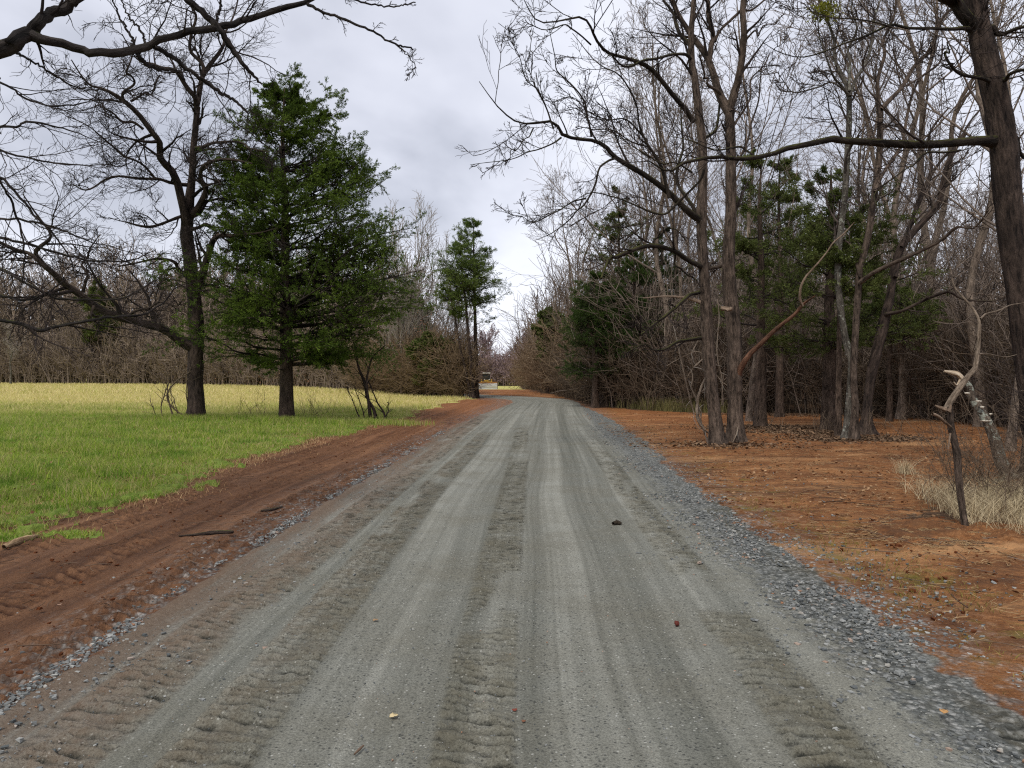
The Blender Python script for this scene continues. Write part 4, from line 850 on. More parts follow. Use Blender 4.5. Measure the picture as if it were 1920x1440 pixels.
mid_tree('leaning tree at the right of the clearing clump with an arching bare limb', 1622, 815,
         [(1622, 816, 22), (1625, 780, 16), (1628, 740, 16), (1636, 690, 18), (1655, 613, 19), (1670, 550, 14), (1677, 500, 13), (1690, 463, 13), (1717, 430, 12), (1745, 400, 11), (1762, 375, 10), (1770, 330, 9), (1785, 290, 8), (1810, 250, 6)],
         [([(1660, 590, 8), (1680, 585, 7), (1700, 578, 6), (1753, 553, 6), (1787, 543, 5), (1825, 552, 4), (1867, 560, 2.5), (1900, 565, 1.5)], -1.5), ([(1678, 520, 9), (1688, 470, 8), (1705, 420, 7), (1722, 370, 6), (1745, 320, 6), (1760, 260, 5), (1765, 190, 3)], 1.5),
          ([(1690, 463, 6), (1720, 390, 6), (1750, 310, 5), (1800, 250, 4), (1840, 200, 3)], 2)], B_DARK, TW_GREY, 33)
# ================================================================== EVERGREENS
def evergreen(name, label, base, H, z0, prof, tr, nb, seed, leafm, barkm, leaf=.085, nper=10, up=.25, sub=9, lean=(0, 0), group=None, cat='tree', gap=.35, tw=TW_DARK, droop=0.0, width=.30, bias=0.0, tj=.012):
    """prof(h, az) -> crown radius at height h in direction az"""
    rng = np.random.default_rng(seed); root = tag(empty(name, base), label, cat, group)
    n = 30; s = np.linspace(0, 1, n); nn = catmull(rng.normal(size=(6, 2)), n) * .06 * H / 10
    P = np.stack([base[0] + nn[:, 0] * s + lean[0] * s, base[1] + nn[:, 1] * s + lean[1] * s, base[2] - .1 + H * s], 1)
    R = tr * (1 - s) ** .8 + .012; R = R * (1 + .3 * np.exp(-s * H / .3))
    A = Acc(); add_lv(A, P[None], R[None], 14, .12, rng); A.build('trunk', barkm, root)
    nt_ = max(5, int((H - z0) / .62)); hb = z0 + (H - z0) * np.clip((np.floor(rng.random(nb) ** .92 * nt_) + .5) / nt_ + rng.normal(size=nb) * tj, 0, .995); az = rng.random(nb) * 2 * PI; az = az - bias * np.sin(az)
    out = []; S0 = []
    m = 10
    pm = max(prof(z, 0.) for z in np.linspace(z0, H, 12))
    for h, a in zip(hb, az):
        if rng.random() > .18 + .9 * prof(h, a) / pm: continue
        L = prof(h, a) * rng.uniform(.66, 1.04) + .12
        # clumped: neighbours reach out together, gaps between
        c = vnoise(np.array([h * 1.5]), np.array([a * 1.3]), seed)[0]
        L *= min(1.06, (1 - gap) + gap * 1.5 * c)
        i = h / H * (n - 1); p0 = P[int(i)] * (1 - i % 1) + P[min(n - 1, int(i) + 1)] * (i % 1)
        el = up * rng.uniform(.2, 1.6) * (.25 + 1.1 * h / H) - droop
        d = np.array([math.cos(a) * math.cos(el), math.sin(a) * math.cos(el), math.sin(el)])
        t = np.linspace(0, 1, m)[:, None]; q = p0 + d * L * t; q[:, 2] += .10 * L * (t[:, 0] ** 2) + .0
        q += catmull(rng.normal(size=(5, 3)), m) * .05 * L * t
        out.append(q)
    BP = np.array(out); BL = np.linalg.norm(BP[:, -1] - BP[:, 0], axis=1)
    BR = (.008 + .010 * BL)[:, None] * (1 - .8 * np.linspace(0, 1, m))[None]
    A = Acc(); add_lv(A, BP, BR, 4)
    P2, R2 = grow(rng, BP, BR, k=sub, t=(.2, 1.0), lr=(.22, .48), ang=(30, 60), n=6, wig=.10, up=.03, rmin=.005, flat=.8, prof=.8)
    add_lv(A, P2, R2, 3)
    P3_, R3 = grow(rng, P2, R2, k=5, t=(.15, 1), lr=(.3, .6), ang=(25, 55), n=4, wig=.12, up=.03, rmin=.003, flat=.6)
    add_lv(A, P3_, R3, 3); A.build('branches', tw, root)
    T = nrm(P3_[:, 1:] - P3_[:, :-1]); SS = (P3_[:, 1:] * .5 + P3_[:, :-1] * .5).reshape(-1, 3); DD = T.reshape(-1, 3)
    V, Q = leaves(rng, SS, DD, leaf, nper, .5, width, leaf * .35)
    B = Acc(); B.add(V, Q); B.build('crown', leafm, root, smooth=False, bk=False)
    return root
def tabprof(hs, ls, rs):
    def f(h, a):
        L = np.interp(h, hs, ls); R_ = np.interp(h, hs, rs); c = math.cos(a)
        side = R_ if c > 0 else L; mid = .5 * (L + R_) * .95
        return abs(c) * side + (1 - abs(c)) * mid
    return f
g = G(537, 788)
evergreen('cedar_tree', 'large dark green cedar standing in the grass right of the big bare tree', g, 11.0, 1.7,
          tabprof([1.7, 2.2, 2.9, 3.6, 4.4, 5.2, 6.3, 7.4, 8.4, 9.4, 10.3, 10.8, 11.2], [1.6, 3.2, 3.7, 3.5, 3.0, 2.6, 2.4, 2.4, 2.2, 1.8, 1.1, .6, .2], [2.2, 4.0, 4.4, 4.4, 3.9, 3.5, 3.0, 2.7, 2.4, 2.0, 1.2, .5, .15]),
          .225, 290, 41, LF_CED, B_CED, leaf=.066, nper=14, up=.30, sub=10, gap=.42, bias=.3)
# pines at the inner bend
def pine(label, px, py, top, H, z0, rad, seed, tr=.13, nb=34):
    b = G(px, py); lean = ((top[0] - 960) / F * b[1] - b[0], 0)
    return evergreen('pine_tree', label, b, H, z0, lambda h, a: rad * np.interp((h - z0) / (H - z0), [0, .18, .45, .75, 1], [.6, 1, .86, .55, .06]), tr, nb, seed, LF_PINE, B_DARK,
                     leaf=.10, nper=4, up=.24, sub=7, lean=lean, gap=.6, group='pines at the bend', width=.26, tj=.05)
pine('taller pine at the inside of the bend, thin bare trunk under a broad crown', 894, 746, (888, 420), 11.8, 4.9, 2.7, 51, .15, 120)
pine('pine leaning left at the bend, in front of the taller pine', 888, 747, (863, 470), 10.3, 6.0, 2.3, 52, .12, 80)
pine('thinnest pine of the three at the bend, leaning furthest left', 884, 747, (838, 530), 7.4, 5.2, 1.3, 53, .08, 26)
# cedars along the right edge of the wood
def ced(label, px, py, H, z0, rad, seed, leafm=LF_DARK, tr=.16, nb=90, shape=None, group='cedars along the edge of the wood', leaf=.07, nper=8, lean=(0, 0), gap=.45, dn=0.0):
    b = G(px, py); xs, ys = shape or ([0, .15, .45, .8, 1], [.8, 1, .85, .45, .1])
    return evergreen('cedar_tree', label, b, H, z0, lambda h, a: rad * np.interp((h - z0) / (H - z0), xs, ys), tr, nb, seed, leafm, B_CED, leaf=leaf, nper=nper, up=.3, sub=8, lean=lean, gap=gap, group=group, droop=dn)
ced('bushy dark cedar nearest the track at the edge of the wood', 1116, 763, 6.6, 1.3, 2.1, 61, nb=120, nper=7)
ced('dark cedar behind and right of the bushy one by the track', 1190, 765, 7.4, 1.5, 2.0, 62, nb=85)
ced('tallest thin cedar showing above the dark cedars by the track', 1158, 757, 11.6, 2.5, 2.4, 63, LF_OLIVE, nb=80, gap=.7)
ced('dark cedar between the track cedars and the pair of grey trees', 1240, 760, 9.0, 3.6, 1.8, 64, nb=60, gap=.7)
ced('dull green cedar with a straight trunk, leftmost in the orange clearing', 1426, 800, 8.2, 2.2, 2.4, 65, LF_OLIVE, .18, 46, group='trees left standing in the orange clearing', gap=.6)
ced('broad olive green cedar in the middle of the clearing clump', 1555, 806, 7.6, 2.1, 2.6, 66, LF_OLIVE, .20, 62, group='trees left standing in the orange clearing', gap=.6)
ced('darker cedar rising behind the leftmost clearing cedar', 1462, 782, 9.6, 4.0, 2.3, 67, LF_OLIVE, .15, 50, gap=.7)
ced('reddish stemmed young cedar touching the broad clearing cedar', 1572, 818, 6.4, 3.4, 1.2, 68, LF_OLIVE, .075, 30, group='trees left standing in the orange clearing', gap=.6)
ced('low olive cedar spreading right behind the leaning tree', 1668, 790, 4.6, 2.6, 2.2, 69, LF_OLIVE, .10, 40, gap=.6)

# mistletoe clump high in the lichen tree
rng = np.random.default_rng(9); g = P3(1548, 20, 19.3); S = g + rng.normal(size=(260, 3)) * np.array([.14, .14, .11]); Dm = nrm(S - g + 1e-3)
V, Q = leaves(rng, S, Dm, .07, 3, .8, .5, .02); A = Acc(); A.add(V - g, Q); o = A.build('mistletoe', LF_MIST, smooth=False, bk=False); o.location = tuple(g)
tag(o, 'yellow green ball of mistletoe high in the twigs at the top right', 'mistletoe')

# ================================================================== FOREST PROTOTYPES
def proto_tree(seed, H, r, fork, nl, tm, cm, t0=.3, ang=(22, 50), up=.10, rmin=(.011, .009, .008), k=(5, 5, 2), lr=(.2, .42), wig=.08, name='bare_tree'):
    rng = np.random.default_rng(seed); root = empty(name, (0, 0, 0)); n = 22; s = np.linspace(0, 1, n)
    stems = []
    nn = catmull(rng.normal(size=(6, 2)), n) * .035 * H * s[:, None]; lean = rng.normal(size=2) * .03 * H
    P0 = np.stack([nn[:, 0] + lean[0] * s, nn[:, 1] + lean[1] * s, H * s - .1], 1); R0 = r * (1 - s) ** .85 + .012; R0 = R0 * (1 + .5 * np.exp(-s * H / .4))
    stems.append((P0, R0))
    for f in range(fork):
        t0_ = rng.uniform(.25, .5); i = int(t0_ * n); a = rng.random() * 2 * PI; q = P0[i] + np.linspace(0, 1, n)[:, None] * np.array([math.cos(a) * .16 * H, math.sin(a) * .16 * H, H * (1 - t0_) * .9])
        q += catmull(rng.normal(size=(6, 3)), n) * .02 * H * s[:, None]; stems.append((q, R0[i] * .75 * (1 - s) ** .85 + .01))
    SP = np.array([a for a, b in stems]); SR = np.array([b for a, b in stems])
    A = Acc(); add_lv(A, SP, SR, 8, .06, rng); A.build('trunk', tm, root)
    A = Acc(); P, R = grow(rng, SP, SR, k=nl, t=(t0, 1), lr=lr, ang=ang, n=8, wig=wig, up=up, rr=.5, rmin=rmin[0], prof=1.2); add_lv(A, P, R, 4)
    P, R = grow(rng, P, R, k=k[0], t=(.15, 1), lr=(.3, .6), ang=(25, 50), n=6, wig=.12, up=up * .7, rmin=rmin[1]); add_lv(A, P, R, 3)
    P, R = grow(rng, P, R, k=k[1], t=(.15, 1), lr=(.3, .6), ang=(25, 50), n=4, wig=.13, up=.05, rmin=rmin[2]); add_lv(A, P, R, 3)
    if k[2]: P, R = grow(rng, P, R, k=k[2], t=(.15, 1), lr=(.3, .6), ang=(25, 50), n=3, wig=.13, up=.04, rmin=rmin[2] * .9); add_lv(A, P, R, 3)
    A.build('crown', cm, root)
    return root
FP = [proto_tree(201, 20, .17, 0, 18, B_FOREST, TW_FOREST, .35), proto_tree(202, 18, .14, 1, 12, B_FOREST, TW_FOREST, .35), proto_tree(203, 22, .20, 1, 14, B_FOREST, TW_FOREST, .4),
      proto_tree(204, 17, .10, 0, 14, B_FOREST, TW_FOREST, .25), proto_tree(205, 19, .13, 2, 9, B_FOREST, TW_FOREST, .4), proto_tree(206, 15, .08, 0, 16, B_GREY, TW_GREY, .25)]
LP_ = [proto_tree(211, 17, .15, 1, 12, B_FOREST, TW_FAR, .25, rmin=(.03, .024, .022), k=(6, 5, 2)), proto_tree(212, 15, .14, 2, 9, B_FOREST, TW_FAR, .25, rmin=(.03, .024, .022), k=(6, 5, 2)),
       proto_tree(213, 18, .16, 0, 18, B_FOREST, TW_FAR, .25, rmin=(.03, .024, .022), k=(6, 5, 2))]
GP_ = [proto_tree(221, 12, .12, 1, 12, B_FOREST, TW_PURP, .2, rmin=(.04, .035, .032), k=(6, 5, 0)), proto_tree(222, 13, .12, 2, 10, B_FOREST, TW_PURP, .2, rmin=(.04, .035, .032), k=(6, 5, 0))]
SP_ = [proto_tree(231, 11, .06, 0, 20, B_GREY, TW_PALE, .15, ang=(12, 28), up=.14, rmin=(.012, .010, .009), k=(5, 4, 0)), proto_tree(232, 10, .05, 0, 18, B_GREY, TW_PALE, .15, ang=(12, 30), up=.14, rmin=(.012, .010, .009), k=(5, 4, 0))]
_used = set()
def plant(proto, x, y, rz, s, label, group, cat='tree'):
    if proto not in _used:
        _used.add(proto); proto.location = (x, y, gz(x, y)); proto.rotation_euler = (0, 0, rz); proto.scale = (s, s, s); o = proto
    else: o = copy_tree(proto, (x, y, gz(x, y)), rz, s)
    tag(o, label, cat, group); return o
rng = np.random.default_rng(77); R_ = random.Random(7)
def scatter(N, x0, x1, y0, y1, poly, mind, seed, margin=None, wedge=True, left=False):
    rr = random.Random(seed); pts = []; tries = 0
    while len(pts) < N and tries < 40000:
        tries += 1; y = y0 + (y1 - y0) * rr.random() ** 1.25; x = rr.uniform(x0, x1)
        if wedge and abs(x) > .72 * y + 3: continue
        if not inpoly(np.array([x]), np.array([y]), poly)[0]: continue
        if any((x - a) ** 2 + (y - b) ** 2 < mind ** 2 for a, b in pts): continue
        pts.append((x, y))
    return pts
wood = scatter(84, 3, 66, 39, 92, WOODR, 2.6, 3)
wood.sort(key=lambda p: p[1])
LBL = 'tall thin bare tree inside the wood behind the orange clearing'
for i, (x, y) in enumerate(wood):
    if y < 38 and x < 6.5: continue
    plant(FP[i % 6], x, y, R_.random() * 6.28, R_.uniform(.62, .98) * float(np.interp(x / y, [.05, .12, .2], [.48, .66, 1.0])), LBL, 'bare trees of the right-hand wood')
# individual trees on the near edge of the wood, each by its own look
edge = [(1240, 768, 0, .85, 'slim bare tree at the wood edge, just right of the dark cedars'), (1290, 770, 4, .8, 'bare forked tree at the wood edge behind the left trunk of the pair'),
        (1405, 790, 3, .9, 'thin bare tree behind the right trunk of the close pair'), (1690, 786, 1, 1.0, 'bare tree standing where the orange clay meets the wood, right of the leaning tree'),
        (1745, 780, 2, .95, 'stout bare tree at the wood edge between leaning tree and snapped sapling'), (1840, 800, 0, .9, 'straight bare tree at the wood edge just left of the leaning right edge trunk'),
        (1896, 845, 3, .75, 'pale slim trunk behind the fungus log at the right edge')]
for px, py, k, s, lb in edge:
    g = G(px, py); plant(FP[k], g[0], g[1], R_.random() * 6.28, s, lb, None)
left = scatter(60, -100, -5, 50, 135, WOODL, 3.0, 5)
for i, (x, y) in enumerate(left):
    if x > -13 and y < 75: continue
    hs = 1.0 if x < -40 else .82
    plant(LP_[i % 3], x, y, R_.random() * 6.28, hs * R_.uniform(.8, 1.12) * (.6 + .4 * min(1, abs(x) / 28)), 'grey brown bare tree in the tree line beyond the field', 'bare trees beyond the field')
gp = [(rng.uniform(-26, 14), rng.uniform(176, 215)) for _ in range(34)]
for i, (x, y) in enumerate(gp):
    plant(GP_[i % 2], x, y, R_.random() * 6.28, R_.uniform(.75, 1.15), 'purplish bare tree far beyond the bend of the track', 'far trees beyond the bend')
# saplings with russet leaves behind the thicket left of the bend
for i in range(16):
    px = R_.uniform(735, 870); d = R_.uniform(54, 66); x = (px - 960) / F * d
    s = R_.uniform(.75, 1.15) * (1.12 if px < 800 else .9)
    plant(SP_[i % 2], x, d, R_.random() * 6.28, s, 'thin pale upright sapling behind the thicket left of the bend', 'saplings left of the bend')
# right of the gap: bare trees leaning over the track
for i in range(16):
    d = R_.uniform(50, 96); x = np.interp(d, [47, 56, 66, 100], [5.8, 5.2, 5.0, 5.6]) + abs(R_.gauss(0, 2.0)) + .3
    plant(FP[(i * 2 + 1) % 6], x, d, R_.random() * 6.28, R_.uniform(.36, .50) * (1.1 if d < 62 else .9), 'small brown bare tree at the right side beyond the bend', 'small trees right of the bend')
g = G(1075, 752); plant(FP[4], g[0] + 1.2, g[1] + 6, 1.0, .74, 'bare spreading tree above the thicket right of the bend, left of the dark cedars', None)
g = G(1045, 745); plant(FP[1], g[0] + 1.4, g[1] + 8, 2.0, .52, 'lower bare tree nearest the gap on the right of the bend', None)
g = G(20, 722); o = proto_tree(240, 7.6, .13, 0, 12, B_LICH, TW_PALE, .3, rmin=(.02, .016, .014)); o.location = tuple(g); tag(o, 'small pale barked tree alone at the far left of the field', 'tree')
# evergreens mixed into the far line
for (x, y, H, rad, z0, sd, lb) in ((-58, 108, 14.5, 3.6, 5, 71, 'dull green pine in the tree line beyond the field, far left'), (-24, 92, 12.5, 3.2, 3, 72, 'yellow green pine showing behind the left of the cedar'),
                                   (-9.0, 68, 9.5, 2.4, 2, 73, 'green pine behind the right edge of the large cedar'), (-5.2, 51.8, 4.4, 1.9, .8, 74, 'low bushy green cedar in the thicket left of the bend'), (-4.0, 51.5, 3.3, 1.2, .5, 75, 'small green cedar beside the pines at the bend'),
                                   (2.9, 62, 7.0, 1.7, 2.5, 76, 'brownish green cedar among the small trees right of the bend')):
    evergreen('evergreen_tree', lb, np.array([x, y, gz(x, y)]), H, z0, lambda h, a, H=H, z0=z0, rad=rad: rad * np.interp((h - z0) / (H - z0), [0, .2, .6, 1], [.7, 1, .7, .1]), .12, 60 if sd != 75 else 34, sd, LF_OLIVE if sd in (74, 75, 76, 71) else LF_PINE, B_CED, leaf=.24, nper=6, sub=7, width=.45)

# ================================================================== BRUSH (nobody could count it)
def brush(name, label, pts, h0, h1, mat, seed, k=(7, 4), rmin=(.008, .006), r0=.014, wig=.10, up=.10, sides=4, ang=(20, 55), spread=.25):
    rng = np.random.default_rng(seed); x, y = pts; N = len(x); n = 7
    S = np.stack([x, y, hmac(x, y) - .05], 1); Dm = nrm(np.concatenate([rng.normal(size=(N, 2)) * spread, np.ones((N, 1))], 1)); L = rng.uniform(h0, h1, N)
    P = np.empty((N, n, 3)); P[:, 0] = S
    for q in range(1, n): P[:, q] = P[:, q - 1] + Dm * (L / (n - 1))[:, None]; Dm = nrm(Dm + wig * rng.normal(size=(N, 3)) + np.array([0, 0, up * .5]))
    R = (r0 * (L / h1) ** .5)[:, None] * np.linspace(1, .35, n)[None]
    A = Acc(); add_lv(A, P, R, sides)
    P, R = grow(rng, P, R, k=k[0], t=(.1, 1), lr=(.25, .6), ang=ang, n=5, wig=.16, up=up, rmin=rmin[0]); add_lv(A, P, R, 3)
    P2, R2 = grow(rng, P, R, k=k[1], t=(.1, 1), lr=(.3, .7), ang=(25, 60), n=4, wig=.18, up=up * .5, rmin=rmin[1]); add_lv(A, P2, R2, 3)
    o = A.build(name, mat, None); tag(o, label, None, None, 'stuff'); return P2
def strip(poly, N, depth, seed, inside=None, w=None):
    """points scattered behind a polyline edge"""
    rng = np.random.default_rng(seed); E = np.array(poly, float); s = np.linalg.norm(np.diff(E, axis=0), axis=1); c = np.concatenate([[0], np.cumsum(s)])
    t = rng.random(N) * c[-1]; i = np.searchsorted(c, t) - 1; i = np.clip(i, 0, len(s) - 1); f = ((t - c[i]) / s[i])[:, None]
    P = E[i] * (1 - f) + E[i + 1] * f; Dd = (E[i + 1] - E[i]) / s[i][:, None]; Nn = np.stack([-Dd[:, 1], Dd[:, 0]], 1)
    if w is not None: Nn = np.broadcast_to(np.array(w, float), Nn.shape)
    P = P + Nn * (rng.random(N) ** 1.3 * depth)[:, None] + rng.normal(size=(N, 2)) * .3
    return P[:, 0], P[:, 1]
RE = [(15.6, 20), (15.0, 24), (14.6, 29), (11.5, 31.4), (8, 32), (5.8, 34), (4.6, 37.5), (4.0, 47), (3.5, 56), (2.6, 66), (2.4, 100), (2.2, 150)]
RE = RE[::-1]
brush('undergrowth', 'tangled brown undergrowth at the edge of the right-hand wood', strip(RE[3:], 2600, 7, 1), 1.2, 4.2, TW_BROWN, 81, k=(6, 4), rmin=(.008, .006), wig=.16, up=.04, spread=.18, ang=(25, 70))
brush('forest_undergrowth', 'thin saplings and brush deeper in the right-hand wood', strip(RE[4:], 950, 26, 2), 2.5, 7.0, TW_FOREST, 82, k=(8, 4), rmin=(.012, .010), r0=.03)
P2 = brush('thicket', 'tall brown thicket right of the bend', strip(RE[:6], 1500, 6, 3), 1.5, 5.5, TW_TAN, 83, k=(8, 4), rmin=(.016, .013), r0=.025, wig=.16, up=.04, spread=.15, ang=(25, 70))
LE = [(-2.9, 49.2), (-6.3, 54), (-11.9, 65.3), (-20.5, 81.5), (-34, 95.5), (-48, 104.5), (-96, 118.5)]
brush('thicket', 'dense brown thicket left of the bend', strip(LE[:3], 2000, 3.2, 4, w=(-.45, .9)), 1.2, 4.2, TW_TAN, 84, k=(8, 4), rmin=(.011, .009), r0=.02, wig=.2, up=.03, spread=.12, ang=(30, 75))
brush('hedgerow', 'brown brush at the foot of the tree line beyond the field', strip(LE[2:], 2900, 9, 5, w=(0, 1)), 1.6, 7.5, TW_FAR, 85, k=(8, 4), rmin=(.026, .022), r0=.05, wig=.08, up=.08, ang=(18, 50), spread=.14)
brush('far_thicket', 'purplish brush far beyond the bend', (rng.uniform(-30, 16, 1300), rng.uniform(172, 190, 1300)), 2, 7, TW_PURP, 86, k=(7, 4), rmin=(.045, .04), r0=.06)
# far wood: one mass of stems behind the trees that can be told apart
def far_wood(name, label, pts, h0, h1, mat, seed, rm):
    return brush(name, label, pts, h0, h1, mat, seed, k=(9, 5), rmin=rm, r0=.13, up=.12, sides=5, ang=(20, 45), spread=.06, wig=.05)
rg = np.random.default_rng(88)
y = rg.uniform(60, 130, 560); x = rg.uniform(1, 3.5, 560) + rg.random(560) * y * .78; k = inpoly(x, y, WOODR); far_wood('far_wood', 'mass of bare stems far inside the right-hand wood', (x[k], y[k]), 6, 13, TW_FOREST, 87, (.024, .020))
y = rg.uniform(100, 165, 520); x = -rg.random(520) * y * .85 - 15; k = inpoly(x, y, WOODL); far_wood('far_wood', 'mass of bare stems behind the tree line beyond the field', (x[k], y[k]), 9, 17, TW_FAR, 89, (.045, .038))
# russet leaves clinging left of the bend
x, y = strip(LE[:3], 900, 5, 9, w=(-.4, .9)); S = np.stack([x, y, 1.5 + 4.5 * rg.random(900) ** 1.2], 1); V, Q = leaves(rg, S, nrm(rg.normal(size=(900, 3))), .09, 2, 1, .6, .25)
A = Acc(); A.add(V, Q); o = A.build('russet_leaves', LF_RUST, smooth=False, bk=False); tag(o, 'russet dead leaves clinging to the saplings left of the bend', None, None, 'stuff')
x, y = strip(LE[3:6], 1500, 4, 19, w=(0, 1)); S = np.stack([x, y, .5 + 3.0 * rg.random(1500) ** 1.2], 1); V, Q = leaves(rg, S, nrm(rg.normal(size=(1500, 3))), .16, 2, 1, .6, .3)
A = Acc(); A.add(V, Q); o = A.build('russet_leaves', LF_RUST, smooth=False, bk=False); tag(o, 'russet leaves on the brush beyond the field', None, None, 'stuff')
# ================================================================== SMALL THINGS
def stems_thing(name, label, cat, base, lst, mat, seed, extra=None, wob=.03, k1=None, part='stem', twig=TW_DARK, group=None, sides=6):
    rng = np.random.default_rng(seed); root = tag(empty(name, base), label, cat, group)
    P, R = limbs(lst, 18, rng, wob); A = Acc(); V, Q, bk = tubes(P, R, sides, .1, rng); A.add(V, Q, None, bk); A.build(part, mat, root)
    if k1:
        A = Acc(); P, R = crown_from(A, rng, P, R, k1)[-1]; A.build('twigs', twig, root)
    return root
tw1 = [dict(k=6, t=(.15, 1), lr=(.2, .5), ang=(20, 50), n=5, wig=.15, up=.05, rmin=.003), dict(k=3, t=(.2, 1), lr=(.2, .5), ang=(20, 50), n=4, wig=.15, up=.02, rmin=.0025)]
g = G(700, 789); d = g[1]
stems_thing('shrub', 'dark leaning shrub stems right of the large cedar, at the edge of the grass', 'shrub', g,
            [z_([(706, 789, 7), (700, 765, 6), (688, 745, 5), (684, 715, 5), (676, 690, 4), (668, 660, 3), (660, 640, 2)], d, d), z_([(695, 789, 8), (692, 760, 6), (688, 730, 5), (690, 700, 4), (700, 670, 3), (722, 650, 2)], d, d - .3),
             z_([(722, 788, 4), (720, 775, 4), (708, 755, 3), (698, 735, 2), (690, 715, 2)], d, d + .2), z_([(684, 790, 3), (678, 760, 2), (668, 735, 1.5), (660, 718, 1)], d, d), z_([(678, 790, 3), (666, 765, 2), (657, 745, 1.5), (652, 728, 1)], d, d + .3),
             z_([(724, 788, 3), (726, 770, 2), (728, 752, 1.5)], d, d)], B_DARK, 301, k1=tw1)
g2 = np.array([(722 - 960) / F * d, d, 0.3]); rng = np.random.default_rng(302)
S = P3(705, 665, d)[None] + rng.normal(size=(500, 3)) * np.array([.38, .4, .28]); V, Q = leaves(rng, S, nrm(rng.normal(size=(500, 3)) + np.array([0, 0, .6])), .08, 3, .6, .4, .03)
A = Acc(); A.add(V - g, Q); o = A.build('leaves', LF_PINE, None, False, bk=False); o.parent = [q for q in bpy.data.objects if q.name.startswith('shrub')][0]; o.location = (0, 0, 0)
g = G(322, 785); d = g[1]
stems_thing('vine_tangle', 'tangle of thin bare vines at the left foot of the big bare tree', 'vine', g,
            [z_([(347, 780, 3), (330, 770, 3), (318, 755, 3), (314, 738, 3), (330, 718, 3), (350, 705, 2), (366, 690, 2)], d, d - .4), z_([(326, 784, 4), (318, 760, 3), (314, 735, 2.5), (312, 715, 2), (300, 700, 1.5), (292, 705, 1)], d, d),
             z_([(305, 784, 2), (302, 760, 2), (310, 735, 2), (316, 710, 1.5), (310, 690, 1)], d, d + .3), z_([(295, 786, 2), (288, 765, 1.5), (283, 745, 1)], d, d), z_([(345, 786, 3), (352, 760, 2), (349, 740, 2), (352, 715, 1.5)], d - .2, d - .4),
             z_([(330, 786, 3), (332, 770, 2), (326, 750, 1.5), (318, 728, 1)], d, d)], TW_BROWN, 303, k1=tw1, twig=TW_BROWN)
# weedy stalks in a row of their own round the cedar foot
for (px, py, n_, hh, lb, sd) in ((470, 782, 10, .9, 'few thin bare stalks in the grass left of the cedar foot', 311), (585, 785, 12, 1.0, 'thin bare stalks in the grass right of the cedar foot', 312),
                                 (1440, 808, 10, .7, 'low dry stalks beside the leftmost clearing cedar', 313), (1540, 812, 10, .7, 'dry stalks at the foot of the broad clearing cedar', 314), (1650, 820, 14, .9, 'dark sprigs at the foot of the leaning clearing tree', 315)):
    g = G(px, py); rng = np.random.default_rng(sd); N = n_; x = g[0] + rng.normal(size=N) * .35; y = g[1] + rng.normal(size=N) * .3
    P = np.empty((N, 6, 3)); P[:, 0] = np.stack([x, y, hmac(x, y) - .03], 1); Dm = nrm(np.concatenate([rng.normal(size=(N, 2)) * .3, np.ones((N, 1))], 1))
    for q in range(1, 6): P[:, q] = P[:, q - 1] + Dm * hh * rng.uniform(.1, .25, (N, 1)); Dm = nrm(Dm + .15 * rng.normal(size=(N, 3)))
    R = np.ones((N, 1)) * np.linspace(.006, .003, 6)[None]; A = Acc(); V, Q, bk = tubes(P, R, 4); A.add(V, Q, None, bk); P2, R2 = grow(rng, P, R, k=5, lr=(.25, .5), ang=(20, 50), n=4, wig=.15, up=.05, rmin=.0025); V, Q, bk = tubes(P2, R2, 3); A.add(V, Q, None, bk)
    for i in range(len(A.V)): A.V[i] = A.V[i] - g
    o = A.build('weed_stalks', TW_BROWN); o.location = tuple(g); tag(o, lb, 'weeds', 'dry stalks')
# vines on the pair of grey trees
g = G(1318, 826); d = g[1] - .35
stems_thing('hanging_vine', 'pale knotted vines looping down the left side of the close pair of trees', 'vine', g,
            [z_([(1258, 580, 2), (1264, 620, 2.5), (1279, 688, 3), (1292, 742, 3), (1308, 777, 3)], d - .6, d), z_([(1311, 636, 2), (1298, 661, 2.5), (1300, 690, 3), (1319, 674, 3), (1322, 701, 4), (1311, 734, 5), (1308, 777, 5), (1319, 804, 4), (1332, 816, 3)], d - .2, d),
             z_([(1310, 740, 3), (1325, 725, 3), (1322, 700, 2)], d, d - .1), z_([(1290, 705, 2), (1305, 685, 2), (1320, 668, 2), (1300, 660, 2), (1270, 672, 1.5), (1250, 690, 1)], d, d - .4), z_([(1315, 800, 3), (1308, 770, 4), (1306, 745, 3), (1296, 720, 2), (1300, 700, 2)], d, d),
             z_([(1330, 830, 3), (1316, 800, 2.5), (1312, 760, 2)], d, d), z_([(1248, 520, 1.5), (1252, 560, 2), (1246, 610, 2), (1250, 650, 1.5)], d - .6, d - .6), z_([(1340, 700, 2), (1352, 716, 2), (1366, 727, 2), (1372, 750, 1.5)], d, d),
             z_([(1384, 800, 3), (1381, 815, 2.5), (1373, 829, 3), (1357, 840, 2.5), (1358, 846, 2), (1376, 845, 2)], d - .3, d - .5), z_([(1345, 560, 1.5), (1349, 600, 2), (1345, 660, 2), (1352, 700, 2), (1350, 760, 1.5)], d, d)],
            bark('vine_bark', (.12, .085, .06), (.30, .24, .185), ridge=20), 304, k1=[dict(k=5, t=(.1, 1), lr=(.1, .3), ang=(20, 60), n=5, wig=.2, up=-.05, rmin=.003)], twig=TW_PALE)
